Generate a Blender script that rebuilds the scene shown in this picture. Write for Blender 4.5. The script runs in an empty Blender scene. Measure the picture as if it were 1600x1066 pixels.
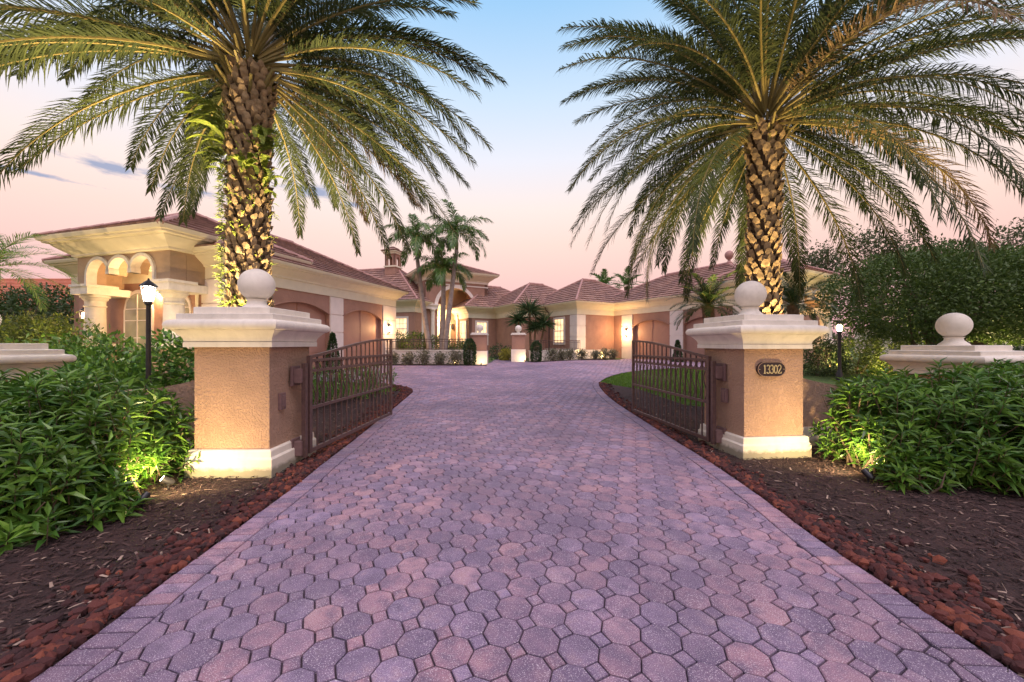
import bpy, math, random
from mathutils import Vector, Matrix
R = math.radians
sin, cos, pi = math.sin, math.cos, math.pi
random.seed(7)
rnd = random.random
def uni(a, b): return a + (b - a) * random.random()
C = bpy.context.scene.collection
sc = bpy.context.scene

# ------------------------------------------------------------------ ground shape
def g(y, x=0):
    s = min(max((y - 6) / 18.0, 0), 1)
    return .57 * (.5 * s + .5 * s * s * (3 - 2 * s))

# ------------------------------------------------------------------ materials
def nodes_of(name):
    m = bpy.data.materials.new(name); m.use_nodes = True
    nt = m.node_tree; b = nt.nodes['Principled BSDF']
    return m, nt, b
def noise(nt, scale, detail=4, vec=None, rough=.55):
    n = nt.nodes.new('ShaderNodeTexNoise'); n.inputs['Scale'].default_value = scale
    n.inputs['Detail'].default_value = detail; n.inputs['Roughness'].default_value = rough
    if vec: nt.links.new(vec, n.inputs['Vector'])
    return n
def ramp(nt, fac, stops):
    r = nt.nodes.new('ShaderNodeValToRGB'); e = r.color_ramp.elements
    while len(e) < len(stops): e.new(.5)
    for i, (p, c) in enumerate(stops):
        e[i].position = p; e[i].color = (*c, 1)
    nt.links.new(fac, r.inputs['Fac']); return r
def mixc(nt, fac, a, b, mode='MIX'):
    m = nt.nodes.new('ShaderNodeMix'); m.data_type = 'RGBA'; m.blend_type = mode
    for v, k in ((fac, 0), (a, 6), (b, 7)):
        if hasattr(v, 'links') or hasattr(v, 'is_linked'): nt.links.new(v, m.inputs[k])
        elif k == 0: m.inputs[0].default_value = v
        else: m.inputs[k].default_value = (*v, 1)
    return m.outputs[2]
def math_n(nt, op, a, b=None):
    m = nt.nodes.new('ShaderNodeMath'); m.operation = op
    for v, k in ((a, 0), (b, 1)):
        if v is None: continue
        if hasattr(v, 'is_linked'): nt.links.new(v, m.inputs[k])
        else: m.inputs[k].default_value = v
    return m.outputs[0]
def bump(nt, b, h, strength, dist=.01, prev=None):
    n = nt.nodes.new('ShaderNodeBump'); n.inputs['Strength'].default_value = strength
    n.inputs['Distance'].default_value = dist
    nt.links.new(h, n.inputs['Height'])
    if prev: nt.links.new(prev, n.inputs['Normal'])
    nt.links.new(n.outputs['Normal'], b.inputs['Normal']); return n.outputs['Normal']
def objvec(nt):
    t = nt.nodes.new('ShaderNodeTexCoord'); return t.outputs['Object']
def geovec(nt):
    t = nt.nodes.new('ShaderNodeNewGeometry'); return t
def plain(name, c, var=.18, scale=6, rough=.7, bs=0, bscale=80, bd=.004, metal=0, dirt=None):
    m, nt, b = nodes_of(name); p = geovec(nt).outputs['Position']
    n = noise(nt, scale, 5, p)
    col = ramp(nt, n.outputs['Fac'], [(.3, tuple(x * (1 - var) for x in c)), (.7, tuple(min(1, x * (1 + var)) for x in c))]).outputs['Color']
    if dirt:
        n2 = noise(nt, 3.1, 6, p, .7)
        f = ramp(nt, n2.outputs['Fac'], [(.52, (0, 0, 0)), (.72, (1, 1, 1))]).outputs['Color']
        col = mixc(nt, f, col, dirt)
    nt.links.new(col, b.inputs['Base Color'])
    b.inputs['Roughness'].default_value = rough; b.inputs['Metallic'].default_value = metal
    if bs:
        bump(nt, b, noise(nt, bscale, 4, p).outputs['Fac'], bs, bd)
    return m
def leafmat(name, c1, c2, rough=.42, trans=.25, patch=None):
    m, nt, b = nodes_of(name); ge = geovec(nt)
    col = ramp(nt, ge.outputs['Random Per Island'], [(0, c1), (.85, c2), (1, tuple(min(1, x * 1.5) for x in c2))]).outputs['Color']
    if patch:
        n = noise(nt, 1.6, 3, ge.outputs['Position'])
        f = ramp(nt, n.outputs['Fac'], [(.42, (0, 0, 0)), (.62, (1, 1, 1))]).outputs['Color']
        col = mixc(nt, f, col, patch)
    nt.links.new(col, b.inputs['Base Color'])
    b.inputs['Roughness'].default_value = rough
    tr = nt.nodes.new('ShaderNodeBsdfTranslucent'); nt.links.new(col, tr.inputs['Color'])
    mx = nt.nodes.new('ShaderNodeMixShader'); mx.inputs[0].default_value = trans
    nt.links.new(b.outputs[0], mx.inputs[1]); nt.links.new(tr.outputs[0], mx.inputs[2])
    nt.links.new(mx.outputs[0], nt.nodes['Material Output'].inputs['Surface'])
    return m
def emit(name, c, s, c2=None, scale=3):
    m, nt, b = nodes_of(name)
    b.inputs['Base Color'].default_value = (*c, 1); b.inputs['Emission Color'].default_value = (*c, 1)
    if c2:
        n = noise(nt, scale, 2, geovec(nt).outputs['Position'])
        nt.links.new(ramp(nt, n.outputs['Fac'], [(.35, c2), (.65, c)]).outputs['Color'], b.inputs['Emission Color'])
    b.inputs['Emission Strength'].default_value = s; b.inputs['Roughness'].default_value = .1
    return m

def stucco_mat(name, c, scale=28, st=.9, d=.012):
    m, nt, b = nodes_of(name); p = geovec(nt).outputs['Position']
    n = noise(nt, 2.2, 5, p)
    col = ramp(nt, n.outputs['Fac'], [(.3, tuple(x * .88 for x in c)), (.7, tuple(x * 1.1 for x in c))]).outputs['Color']
    nt.links.new(col, b.inputs['Base Color']); b.inputs['Roughness'].default_value = .85
    a = noise(nt, scale, 3, p, .6)
    h = ramp(nt, a.outputs['Fac'], [(.40, (0, 0, 0)), (.56, (1, 1, 1))]).outputs['Color']
    bump(nt, b, h, st, d)
    return m
def stone_mat(name, c, zlow=None):
    m, nt, b = nodes_of(name); ge = geovec(nt); p = ge.outputs['Position']
    n = noise(nt, 5, 6, p, .65)
    col = ramp(nt, n.outputs['Fac'], [(.3, tuple(x * .9 for x in c)), (.68, tuple(min(1, x * 1.07) for x in c))]).outputs['Color']
    n3 = noise(nt, 26, 5, p, .7)
    f3 = ramp(nt, n3.outputs['Fac'], [(.60, (0, 0, 0)), (.78, (.45, .45, .45))]).outputs['Color']
    col = mixc(nt, f3, col, (.36, .31, .25))
    mps = nt.nodes.new('ShaderNodeMapping'); nt.links.new(p, mps.inputs['Vector']); mps.inputs['Scale'].default_value = (7, 7, 1.4)
    n4 = noise(nt, 1.0, 4, mps.outputs[0], .6)
    f4 = ramp(nt, n4.outputs['Fac'], [(.50, (0, 0, 0)), (.76, (.28, .28, .28))]).outputs['Color']
    col = mixc(nt, f4, col, (.40, .36, .31))
    if zlow is not None:                                     # algae and soil splash at the foot of the plinth: real staining
        s = nt.nodes.new('ShaderNodeSeparateXYZ'); nt.links.new(p, s.inputs[0])
        z = math_n(nt, 'ADD', s.outputs['Z'], math_n(nt, 'MULTIPLY', noise(nt, 9, 5, p, .7).outputs['Fac'], -.13))
        f = ramp(nt, math_n(nt, 'MULTIPLY', z, 4), [(-.0, (.7, .7, .7)), (.22, (0, 0, 0))]).outputs['Color']
        col = mixc(nt, f, col, (.10, .09, .045))
    nt.links.new(col, b.inputs['Base Color']); b.inputs['Roughness'].default_value = .75
    bump(nt, b, noise(nt, 60, 4, p).outputs['Fac'], .25, .004)
    return m

STU = (.43, .27, .185)
M = {}
M['stucco'] = stucco_mat('stucco_rough', STU, 36, .9, .011)
M['wall'] = stucco_mat('house_stucco', (.37, .205, .152), 14, .35, .01)
M['wall_tan'] = stucco_mat('house_stucco_tan', (.42, .29, .19), 14, .3, .01)
M['trim'] = stone_mat('cast_stone', (.74, .68, .60))
M['plinth'] = stone_mat('cast_stone_stained', (.72, .65, .54), 0)
M['white'] = plain('painted_trim', (.78, .68, .62), .05, 3, .6, .15, 50)
M['soffit'] = plain('cornice_paint', (.76, .68, .52), .05, 3, .6)
M['door'] = plain('garage_door_paint', (.42, .22, .165), .08, 2, .5, .15, 30)
M['iron'] = plain('bronze_iron', (.115, .068, .062), .25, 20, .45, .2, 120, .002, .25)
M['dark'] = plain('black_metal', (.02, .02, .024), .2, 10, .4)
M['bronze'] = plain('plaque_bronze', (.045, .032, .04), .2, 60, .35, .2, 200, .001, .5)
M['gold'] = plain('plaque_numerals', (.62, .52, .30), .1, 60, .4, 0, 1, 0, .3)
M['rimm'] = plain('plaque_rim', (.30, .2, .15), .2, 40, .4)
M['box'] = plain('control_box_paint', (.17, .10, .095), .15, 20, .6)
M['pane'] = emit('lit_window_glass', (1, .74, .42), 1.35, (.75, .46, .22), 2.5)
M['glass_dark'] = emit('dim_window_glass', (.30, .26, .16), .30, (.10, .10, .08), 2.5)
M['bulb'] = emit('lamp_glow', (1, .72, .36), 40)
M['bulbw'] = emit('lamp_glow_white', (1, .9, .7), 220)
M['bark'] = plain('palm_bark', (.20, .13, .075), .35, 14, .9, .6, 60, .01)
M['boot'] = plain('palm_boots', (.33, .235, .14), .5, 9, .85, .7, 45, .01)
M['boot_dark'] = plain('palm_fibre', (.075, .045, .025), .4, 12, .95, .8, 40, .015)
M['smooth_bark'] = plain('smooth_palm_bark', (.30, .24, .21), .25, 5, .8, .3, 20, .01)
M['shaft'] = plain('crownshaft', (.16, .2, .07), .2, 5, .5)
M['wood'] = plain('branch_bark', (.13, .09, .06), .3, 8, .9, .5, 30, .01)
M['rachis'] = plain('frond_rib', (.27, .22, .08), .25, 5, .55)
M['date'] = leafmat('date_palm_leaf', (.036, .062, .022), (.085, .112, .034), .7, .3)
M['queen'] = leafmat('queen_palm_leaf', (.06, .14, .035), (.13, .24, .05), .4, .25)
M['pygmy'] = leafmat('pygmy_palm_leaf', (.03, .07, .025), (.07, .12, .035), .35, .2)
M['fern'] = leafmat('fern_leaf', (.17, .26, .035), (.32, .38, .07), .5, .35)
M['shrub'] = leafmat('shrub_leaf', (.048, .135, .022), (.135, .26, .034), .33, .22)
M['hedge'] = leafmat('hedge_leaf', (.07, .12, .02), (.15, .2, .035), .45, .25)
M['darkleaf'] = leafmat('dense_tree_leaf', (.028, .055, .015), (.06, .10, .024), .55, .15, (.045, .085, .018))
M['roundleaf'] = leafmat('rounded_tree_leaf', (.04, .08, .014), (.09, .145, .026), .6, .2, (.065, .115, .018))
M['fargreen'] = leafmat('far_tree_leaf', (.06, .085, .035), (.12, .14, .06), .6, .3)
M['topiary'] = leafmat('topiary_leaf', (.02, .055, .015), (.045, .09, .025), .5, .15)
M['flower'] = leafmat('flowering_shrub_leaf', (.09, .1, .05), (.26, .24, .16), .6, .3)
M['yucca'] = leafmat('yucca_leaf', (.035, .075, .03), (.08, .14, .05), .4, .15)
M['litplant'] = leafmat('lamplit_shrub_leaf', (.22, .22, .03), (.38, .34, .05), .5, .3)  # bright yellow puts the lamplit look into the leaf colour
M['grassblade'] = leafmat('grass_blade', (.08, .16, .02), (.15, .27, .035), .5, .3)
M['rock'] = None

def mat_ground():
    m, nt, b = nodes_of('lawn_soil'); p = geovec(nt).outputs['Position']
    n = noise(nt, 1.3, 6, p, .65); n2 = noise(nt, 60, 3, p)
    col = ramp(nt, n.outputs['Fac'], [(.3, (.04, .085, .015)), (.7, (.085, .14, .025))]).outputs['Color']
    col = mixc(nt, .35, col, ramp(nt, n2.outputs['Fac'], [(.35, (.02, .04, .008)), (.65, (.12, .2, .04))]).outputs['Color'])
    nt.links.new(col, b.inputs['Base Color']); b.inputs['Roughness'].default_value = .9
    bump(nt, b, n2.outputs['Fac'], .8, .02); return m
def mat_mulch():
    m, nt, b = nodes_of('dark_mulch'); p = geovec(nt).outputs['Position']
    n = noise(nt, 2.5, 6, p, .7)
    v = nt.nodes.new('ShaderNodeTexVoronoi'); v.inputs['Scale'].default_value = 38; nt.links.new(p, v.inputs['Vector'])
    n2 = noise(nt, 90, 5, p, .7)
    col = ramp(nt, n.outputs['Fac'], [(.3, (.018, .008, .008)), (.7, (.055, .024, .021))]).outputs['Color']
    col = mixc(nt, ramp(nt, n2.outputs['Fac'], [(.5, (0, 0, 0)), (.75, (.6, .6, .6))]).outputs['Color'], col, (.10, .055, .05))
    nt.links.new(col, b.inputs['Base Color']); b.inputs['Roughness'].default_value = .95
    nn = bump(nt, b, v.outputs['Distance'], .8, .02); bump(nt, b, n2.outputs['Fac'], .7, .01, nn)
    return m
def mat_paver(name, dark=1.0):
    m, nt, b = nodes_of(name); ge = geovec(nt); p = ge.outputs['Position']
    base = ramp(nt, ge.outputs['Random Per Island'],
                [(0, (.185, .125, .20)), (.2, (.245, .18, .28)), (.4, (.29, .170, .235)), (.62, (.38, .205, .25)), (.82, (.30, .22, .34)), (1, (.46, .250, .275))]).outputs['Color']
    # blotches inside each paver (through-colour concrete), fine aggregate and tyre / water staining
    off = nt.nodes.new('ShaderNodeVectorMath'); off.operation = 'MULTIPLY_ADD'
    cr = nt.nodes.new('ShaderNodeCombineXYZ')
    for k in range(3): nt.links.new(math_n(nt, 'MULTIPLY', ge.outputs['Random Per Island'], 37.0 + 11 * k), cr.inputs[k])
    nt.links.new(p, off.inputs[0]); off.inputs[1].default_value = (1, 1, 1); nt.links.new(cr.outputs[0], off.inputs[2])
    n = noise(nt, 7.5, 4, off.outputs[0], .6)
    f = ramp(nt, n.outputs['Fac'], [(.44, (0, 0, 0)), (.64, (.75, .75, .75))]).outputs['Color']
    col = mixc(nt, f, base, (.125, .09, .155))
    f = ramp(nt, n.outputs['Fac'], [(.3, (.5, .5, .5)), (.45, (0, 0, 0))]).outputs['Color']
    col = mixc(nt, f, col, (.43, .27, .28))
    st = noise(nt, .42, 6, p, .62)
    f = ramp(nt, st.outputs['Fac'], [(.42, (0, 0, 0)), (.60, (.78, .78, .78))]).outputs['Color']
    col = mixc(nt, f, col, (.12, .082, .14))
    st2 = noise(nt, 1.1, 6, p, .7)
    f = ramp(nt, st2.outputs['Fac'], [(.56, (0, 0, 0)), (.72, (.35, .35, .35))]).outputs['Color']
    col = mixc(nt, f, col, (.48, .36, .38))
    sx = nt.nodes.new('ShaderNodeSeparateXYZ'); nt.links.new(p, sx.inputs[0])     # rubber left by car tyres
    wob = math_n(nt, 'MULTIPLY', math_n(nt, 'SUBTRACT', noise(nt, .25, 2, p).outputs['Fac'], .5), 1.6)
    ax = math_n(nt, 'ABSOLUTE', math_n(nt, 'SUBTRACT', math_n(nt, 'ABSOLUTE', math_n(nt, 'ADD', math_n(nt, 'SUBTRACT', sx.outputs['X'], .15), wob)), .78))
    tf = ramp(nt, ax, [(0, (.45, .45, .45)), (.13, (.25, .25, .25)), (.26, (0, 0, 0))]).outputs['Color']
    tn = ramp(nt, noise(nt, 3.2, 5, p, .7).outputs['Fac'], [(.38, (0, 0, 0)), (.62, (1, 1, 1))]).outputs['Color']
    col = mixc(nt, mixc(nt, 1.0, tf, tn, 'MULTIPLY'), col, (.10, .07, .12))
    agg = noise(nt, 210, 2, p, .5)
    f = ramp(nt, agg.outputs['Fac'], [(.58, (0, 0, 0)), (.68, (.7, .7, .7))]).outputs['Color']
    col = mixc(nt, f, col, (.78, .7, .72))
    f = ramp(nt, agg.outputs['Fac'], [(.32, (.6, .6, .6)), (.42, (0, 0, 0))]).outputs['Color']
    col = mixc(nt, f, col, (.07, .05, .08))
    nt.links.new(col, b.inputs['Base Color'])
    b.inputs['Roughness'].default_value = .72
    nn = bump(nt, b, agg.outputs['Fac'], .35, .003)
    bump(nt, b, noise(nt, 30, 3, p).outputs['Fac'], .2, .004, nn)
    return m
def mat_roof():
    m, nt, b = nodes_of('clay_roof_tile')
    uv = nt.nodes.new('ShaderNodeUVMap'); sp = nt.nodes.new('ShaderNodeSeparateXYZ'); nt.links.new(uv.outputs[0], sp.inputs[0])
    fu = math_n(nt, 'FLOOR', math_n(nt, 'MULTIPLY', sp.outputs['X'], 1 / .30)); fv = math_n(nt, 'FLOOR', math_n(nt, 'MULTIPLY', sp.outputs['Y'], 1 / .34))
    cb = nt.nodes.new('ShaderNodeCombineXYZ'); nt.links.new(fu, cb.inputs[0]); nt.links.new(fv, cb.inputs[1])
    wn = nt.nodes.new('ShaderNodeTexWhiteNoise'); wn.noise_dimensions = '2D'; nt.links.new(cb.outputs[0], wn.inputs['Vector'])
    col = ramp(nt, wn.outputs['Value'], [(0, (.20, .112, .085)), (.5, (.28, .155, .118)), (1, (.35, .205, .155))]).outputs['Color']
    n = noise(nt, .9, 5, geovec(nt).outputs['Position'], .6)
    col = mixc(nt, ramp(nt, n.outputs['Fac'], [(.45, (0, 0, 0)), (.7, (.6, .6, .6))]).outputs['Color'], col, (.20, .115, .11))
    nt.links.new(col, b.inputs['Base Color']); b.inputs['Roughness'].default_value = .8
    w = math_n(nt, 'ABSOLUTE', math_n(nt, 'SINE', math_n(nt, 'MULTIPLY', sp.outputs['X'], pi / .30)))
    bump(nt, b, w, 1.0, .05); return m
M['ground'] = mat_ground(); M['mulch'] = mat_mulch(); M['paver'] = mat_paver('concrete_paver'); M['rooft'] = mat_roof()
M['ridge'] = plain('ridge_tile', (.40, .22, .19), .2, 3, .8)
M['joint'] = plain('joint_sand', (.055, .036, .052), .3, 30, .95, .4, 100)
M['soil'] = plain('bed_soil', (.04, .022, .02), .3, 12, .95, .8, 60, .02)
m, nt, b = nodes_of('lava_rock'); ge = geovec(nt)
c_ = ramp(nt, ge.outputs['Random Per Island'], [(0, (.035, .015, .016)), (.4, (.070, .020, .019)), (.8, (.125, .032, .024)), (1, (.22, .06, .032))]).outputs['Color']
nt.links.new(c_, b.inputs['Base Color']); b.inputs['Roughness'].default_value = .9
bump(nt, b, noise(nt, 110, 4, ge.outputs['Position'], .7).outputs['Fac'], 1, .008); M['rock'] = m
m, nt, b = nodes_of('mulch_chips'); ge = geovec(nt)
c_ = ramp(nt, ge.outputs['Random Per Island'], [(0, (.018, .009, .009)), (.5, (.045, .023, .021)), (.88, (.085, .045, .038)), (.95, (.22, .15, .12)), (1, (.42, .31, .24))]).outputs['Color']
nt.links.new(c_, b.inputs['Base Color']); b.inputs['Roughness'].default_value = .9; M['chip'] = m

# ------------------------------------------------------------------ mesh helper
class MB:
    def __init__(s): s.v = []; s.f = []; s.m = []; s.uv = None; s.mats = []; s.cur = 0
    def use(s, m):
        if m not in s.mats: s.mats.append(m)
        s.cur = s.mats.index(m); return s
    def add(s, vs, fs):
        o = len(s.v); s.v.extend(vs)
        for f in fs: s.f.append(tuple(i + o for i in f)); s.m.append(s.cur)
    def hexa(s, p):          # 8 points: 0-3 bottom, 4-7 top
        s.add(p, [(3, 2, 1, 0), (4, 5, 6, 7), (0, 1, 5, 4), (1, 2, 6, 5), (2, 3, 7, 6), (3, 0, 4, 7)])
    def box(s, c, d, rz=0):
        x, y, z = (a / 2 for a in d); ca, sa = cos(rz), sin(rz)
        s.hexa([(c[0] + px * ca - py * sa, c[1] + px * sa + py * ca, c[2] + pz) for pz in (-z, z) for px, py in ((-x, -y), (x, -y), (x, y), (-x, y))])
    def prism(s, pts, z0, z1):
        n = len(pts); s.add([(x, y, z0) for x, y in pts] + [(x, y, z1) for x, y in pts],
                            [tuple(range(n))[::-1], tuple(range(n, 2 * n))] + [(i, (i + 1) % n, (i + 1) % n + n, i + n) for i in range(n)])
    def lathe(s, c, prof, n=24):     # prof (r, z)
        vs = []; fs = []
        for r, z in prof:
            for k in range(n): a = 2 * pi * k / n; vs.append((c[0] + r * cos(a), c[1] + r * sin(a), c[2] + z))
        for j in range(len(prof) - 1):
            for k in range(n): fs.append((j * n + k, j * n + (k + 1) % n, (j + 1) * n + (k + 1) % n, (j + 1) * n + k))
        fs.append(tuple(range(n))[::-1]); fs.append(tuple(range((len(prof) - 1) * n, len(prof) * n)))
        s.add(vs, fs)
    def tube(s, pts, r, n=5, closed=False):
        pts = [Vector(p) for p in pts]; N = len(pts)
        rs = r if isinstance(r, (list, tuple)) else [r] * N
        vs = []; up = None
        for i, p in enumerate(pts):
            a = pts[i - 1] if (i > 0 or closed) else p; b_ = pts[(i + 1) % N] if (i < N - 1 or closed) else p
            t = (b_ - a)
            if t.length < 1e-9: t = Vector((0, 0, 1))
            t.normalize()
            if up is None: up = t.orthogonal().normalized()
            x = (up - t * up.dot(t))
            x = x.normalized() if x.length > 1e-6 else t.orthogonal().normalized(); up = x
            y = t.cross(x)
            for k in range(n):
                q = 2 * pi * k / n; w = p + (x * cos(q) + y * sin(q)) * rs[i]; vs.append(tuple(w))
        fs = []
        for i in range(N if closed else N - 1):
            j = (i + 1) % N
            for k in range(n): fs.append((i * n + k, i * n + (k + 1) % n, j * n + (k + 1) % n, j * n + k))
        if not closed: fs.append(tuple(range(n))[::-1]); fs.append(tuple(range((N - 1) * n, N * n)))
        s.add(vs, fs)
    def build(s, name, mat=None, parent=None, smooth=False, bevel=0, recalc=False):
        me = bpy.data.meshes.new(name); me.from_pydata(s.v, [], s.f)
        if s.mats:
            for mm in s.mats: me.materials.append(mm)
            me.polygons.foreach_set('material_index', s.m)
        else: me.materials.append(mat)
        if s.uv is not None:
            l = me.uv_layers.new(name='UVMap'); l.data.foreach_set('uv', [c for u in s.uv for c in u])
        if smooth:
            me.polygons.foreach_set('use_smooth', [True] * len(me.polygons))
            if smooth != 'full':
                me.update()
                try: me.set_sharp_from_angle(angle=R(38))
                except Exception: pass
        me.update()
        o = bpy.data.objects.new(name, me); C.objects.link(o)
        if bevel:
            bm_ = o.modifiers.new('bevel', 'BEVEL'); bm_.width = bevel; bm_.segments = 2; bm_.limit_method = 'ANGLE'; bm_.angle_limit = R(40)
        if parent is not None:
            o.parent = parent; o.matrix_parent_inverse = Matrix.Translation(parent.location).inverted() if not parent.parent else (parent.matrix_parent_inverse.inverted() @ Matrix.Identity(4)).inverted() @ Matrix.Identity(4)
            if parent.type == 'MESH': o.matrix_parent_inverse = Matrix.Identity(4)
        return o
def tag(o, label=None, cat=None, group=None, kind=None):
    if label: o['label'] = label
    if cat: o['category'] = cat
    if group: o['group'] = group
    if kind: o['kind'] = kind
    return o
def empty(name, loc, label, cat, group=None):
    o = bpy.data.objects.new(name, None); C.objects.link(o); o.location = loc; o.empty_display_size = .2
    return tag(o, label, cat, group)
def copy_tree(root, loc=None, rz=None):
    r = root.copy(); C.objects.link(r)
    if loc is not None: r.location = loc
    if rz is not None: r.rotation_euler = (0, 0, rz)
    def rec(src, dst):
        for ch in src.children:
            c = ch.copy(); C.objects.link(c); c.parent = dst; rec(ch, c)
    rec(root, r)
    return r
def light(kind, loc, energy, color=(1, .68, .32), target=None, size=R(100), blend=.8, rad=.06):
    l = bpy.data.lights.new('lamp', kind); l.energy = energy; l.color = color; l.shadow_soft_size = rad
    o = bpy.data.objects.new('lamp_light', l); C.objects.link(o); o.location = loc
    if kind == 'SPOT': l.spot_size = size; l.spot_blend = blend
    if target is not None: o.rotation_euler = (Vector(target) - Vector(loc)).to_track_quat('-Z', 'Y').to_euler()
    return o

# ------------------------------------------------------------------ setting: ground, drive, beds
def sheet(name, xs, ys, dz, mat, label, inside=None):
    mb = MB(); idx = {}
    for j, y in enumerate(ys):
        for i, x in enumerate(xs):
            idx[i, j] = len(mb.v); mb.v.append((x, y, g(y) + dz))
    for j in range(len(ys) - 1):
        for i in range(len(xs) - 1):
            mb.f.append((idx[i, j], idx[i + 1, j], idx[i + 1, j + 1], idx[i, j + 1])); mb.m.append(0)
    return tag(mb.build(name, mat, smooth='full'), label, None, None, 'structure')
def frange(a, b, s):
    r = []; x = a
    while x < b - 1e-6: r.append(x); x += s
    r.append(b); return r
sheet('lawn_ground', [-400, -150, -60, -30, 0, 30, 60, 150, 400], [-60, 0] + frange(6, 24, 1) + [30, 60, 150, 600], -.05, M['ground'], 'green lawn around the driveway and house')

LEFT = [(-2.25, -.6), (-2.26, 1.8), (-2.31, 2.5), (-2.36, 3.3), (-2.41, 4.2), (-2.5, 5.05), (-2.6, 6.3), (-2.71, 7.7), (-2.83, 9.6), (-2.93, 11.0), (-3.0, 11.6), (-3.25, 12.2), (-4.1, 12.95), (-5.5, 13.6), (-8.4, 14.3)]
RIGHT = [(2.35, -.6), (2.42, 1.8), (2.46, 2.5), (2.48, 3.1), (2.58, 4.0), (2.66, 5.3), (2.67, 7.5), (2.66, 10.0), (2.80, 12.0), (3.05, 13.4), (3.6, 14.8), (4.4, 16.1), (5.5, 17.3), (7.2, 18.4), (9.5, 19.0), (12.1, 19.4)]
def smooth_line(p, n=6):
    out = []
    for i in range(len(p) - 1):
        a = Vector(p[max(i - 1, 0)]); b_ = Vector(p[i]); c = Vector(p[i + 1]); d = Vector(p[min(i + 2, len(p) - 1)])
        for k in range(n):
            t = k / n
            out.append(.5 * ((2 * b_) + (c - a) * t + (2 * a - 5 * b_ + 4 * c - d) * t * t + (3 * b_ - a - 3 * c + d) * t ** 3))
    out.append(Vector(p[-1])); return out
LS, RS = smooth_line(LEFT), smooth_line(RIGHT)
court = [(-8.5, 14.6), (-6.75, 20.75), (-1.45, 20.9), (-1.25, 22.0), (-.9, 27.5), (.6, 27.5), (.45, 23.0), (.8, 23.1), (6.9, 24.9), (8.1, 27.3), (12.3, 20.0), (12.2, 19.5)]
POLY = [tuple(p) for p in LS] + court + [tuple(p) for p in reversed(RS)]
def inside(x, y, P=POLY):
    c = False; n = len(P); j = n - 1
    for i in range(n):
        xi, yi = P[i]; xj, yj = P[j]
        if (yi > y) != (yj > y) and x < (xj - xi) * (y - yi) / (yj - yi) + xi: c = not c
        j = i
    return c
def segdist(x, y, L):
    best = 9
    for i in range(len(L) - 1):
        ax, ay = L[i]; bx, by = L[i + 1]; dx, dy = bx - ax, by - ay
        t = max(0, min(1, ((x - ax) * dx + (y - ay) * dy) / (dx * dx + dy * dy + 1e-9)))
        d = math.hypot(x - ax - t * dx, y - ay - t * dy); best = min(best, d)
    return best
# base under the pavers
mb = MB()
def tri_fill(mb, P, dz, zstep=True):
    # horizontal strips between successive y levels
    ys = sorted(set([round(p[1], 3) for p in P] + [round(y, 3) for y in frange(6, 24, .75)]))
    ys = [y for y in ys if min(p[1] for p in P) <= y <= max(p[1] for p in P)]
    for a, b_ in zip(ys, ys[1:]):
        if b_ - a < 1e-3: continue
        ym = (a + b_) / 2; cr = []
        n = len(P)
        for i in range(n):
            (x0, y0), (x1, y1) = P[i], P[(i + 1) % n]
            if (y0 > ym) != (y1 > ym):
                f = lambda y: x0 + (x1 - x0) * (y - y0) / (y1 - y0)
                cr.append((f(ym), f(a), f(b_)))
        cr.sort()
        for k in range(0, len(cr) - 1, 2):
            mb.add([(cr[k][1], a, g(a) + dz), (cr[k + 1][1], a, g(a) + dz), (cr[k + 1][2], b_, g(b_) + dz), (cr[k][2], b_, g(b_) + dz)], [(0, 1, 2, 3)])
tri_fill(mb, POLY, -.020)
tag(mb.build('driveway', M['joint']), 'sand bed of the paved driveway', None, None, 'structure')
# octagon + square pavers, real pieces with chamfered edges
mb = MB(); p_ = .2065; ang = R(-17.5); ca, sa = cos(ang), sin(ang); h = p_ / 2 - .0035; cc = (2 - math.sqrt(2)) * p_ / 2
def paver(mb, cx, cy, outl, cham, dz=0):
    n = len(outl); jz = uni(-.0022, .0022) + dz; tx, ty = uni(-.012, .012), uni(-.012, .012)
    vs = []
    for sc_, zz in ((1, -.022), (1, -cham), (None, 0)):
        for x, y in outl:
            if sc_ is None:
                l = math.hypot(x, y); x, y = x * (1 - cham * 1.1 / l), y * (1 - cham * 1.1 / l)
            X, Y = cx + x, cy + y; vs.append((X, Y, g(Y) + zz + jz + tx * x + ty * y))
    mb.add(vs, [tuple(range(2 * n, 3 * n))] + [(j * n + i, j * n + (i + 1) % n, (j + 1) * n + (i + 1) % n, (j + 1) * n + i) for j in (0, 1) for i in range(n)])
octo = [(h, cc - h), (h, h - cc), (h - cc, h), (cc - h, h), (-h, h - cc), (-h, cc - h), (cc - h, -h), (h - cc, -h)]
octo = [(x * ca - y * sa, x * sa + y * ca) for x, y in octo]
q = cc - .0065; sq = [(q, 0), (0, q), (-q, 0), (0, -q)]; sq = [(x * ca - y * sa, x * sa + y * ca) for x, y in sq]
o0 = Vector((-.0494, 2.116))
def near(x, y, L):
    best = (9, None, None)
    for i in range(len(L) - 1):
        ax, ay = L[i]; bx, by = L[i + 1]; dx, dy = bx - ax, by - ay; l2 = dx * dx + dy * dy + 1e-9
        t = max(0, min(1, ((x - ax) * dx + (y - ay) * dy) / l2)); px, py = ax + t * dx, ay + t * dy; d = math.hypot(x - px, y - py)
        if d < best[0]: l = math.sqrt(l2); best = (d, (px, py), (-dy / l, dx / l))
    return best
def clip(poly, px, py, nx, ny, off):
    out = []
    for i in range(len(poly)):
        a, b_ = poly[i - 1], poly[i]; da = (a[0] - px) * nx + (a[1] - py) * ny - off; db = (b_[0] - px) * nx + (b_[1] - py) * ny - off
        if (da < 0) != (db < 0): t = da / (da - db); out.append((a[0] + (b_[0] - a[0]) * t, a[1] + (b_[1] - a[1]) * t))
        if db >= 0: out.append(b_)
    return out
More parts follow.
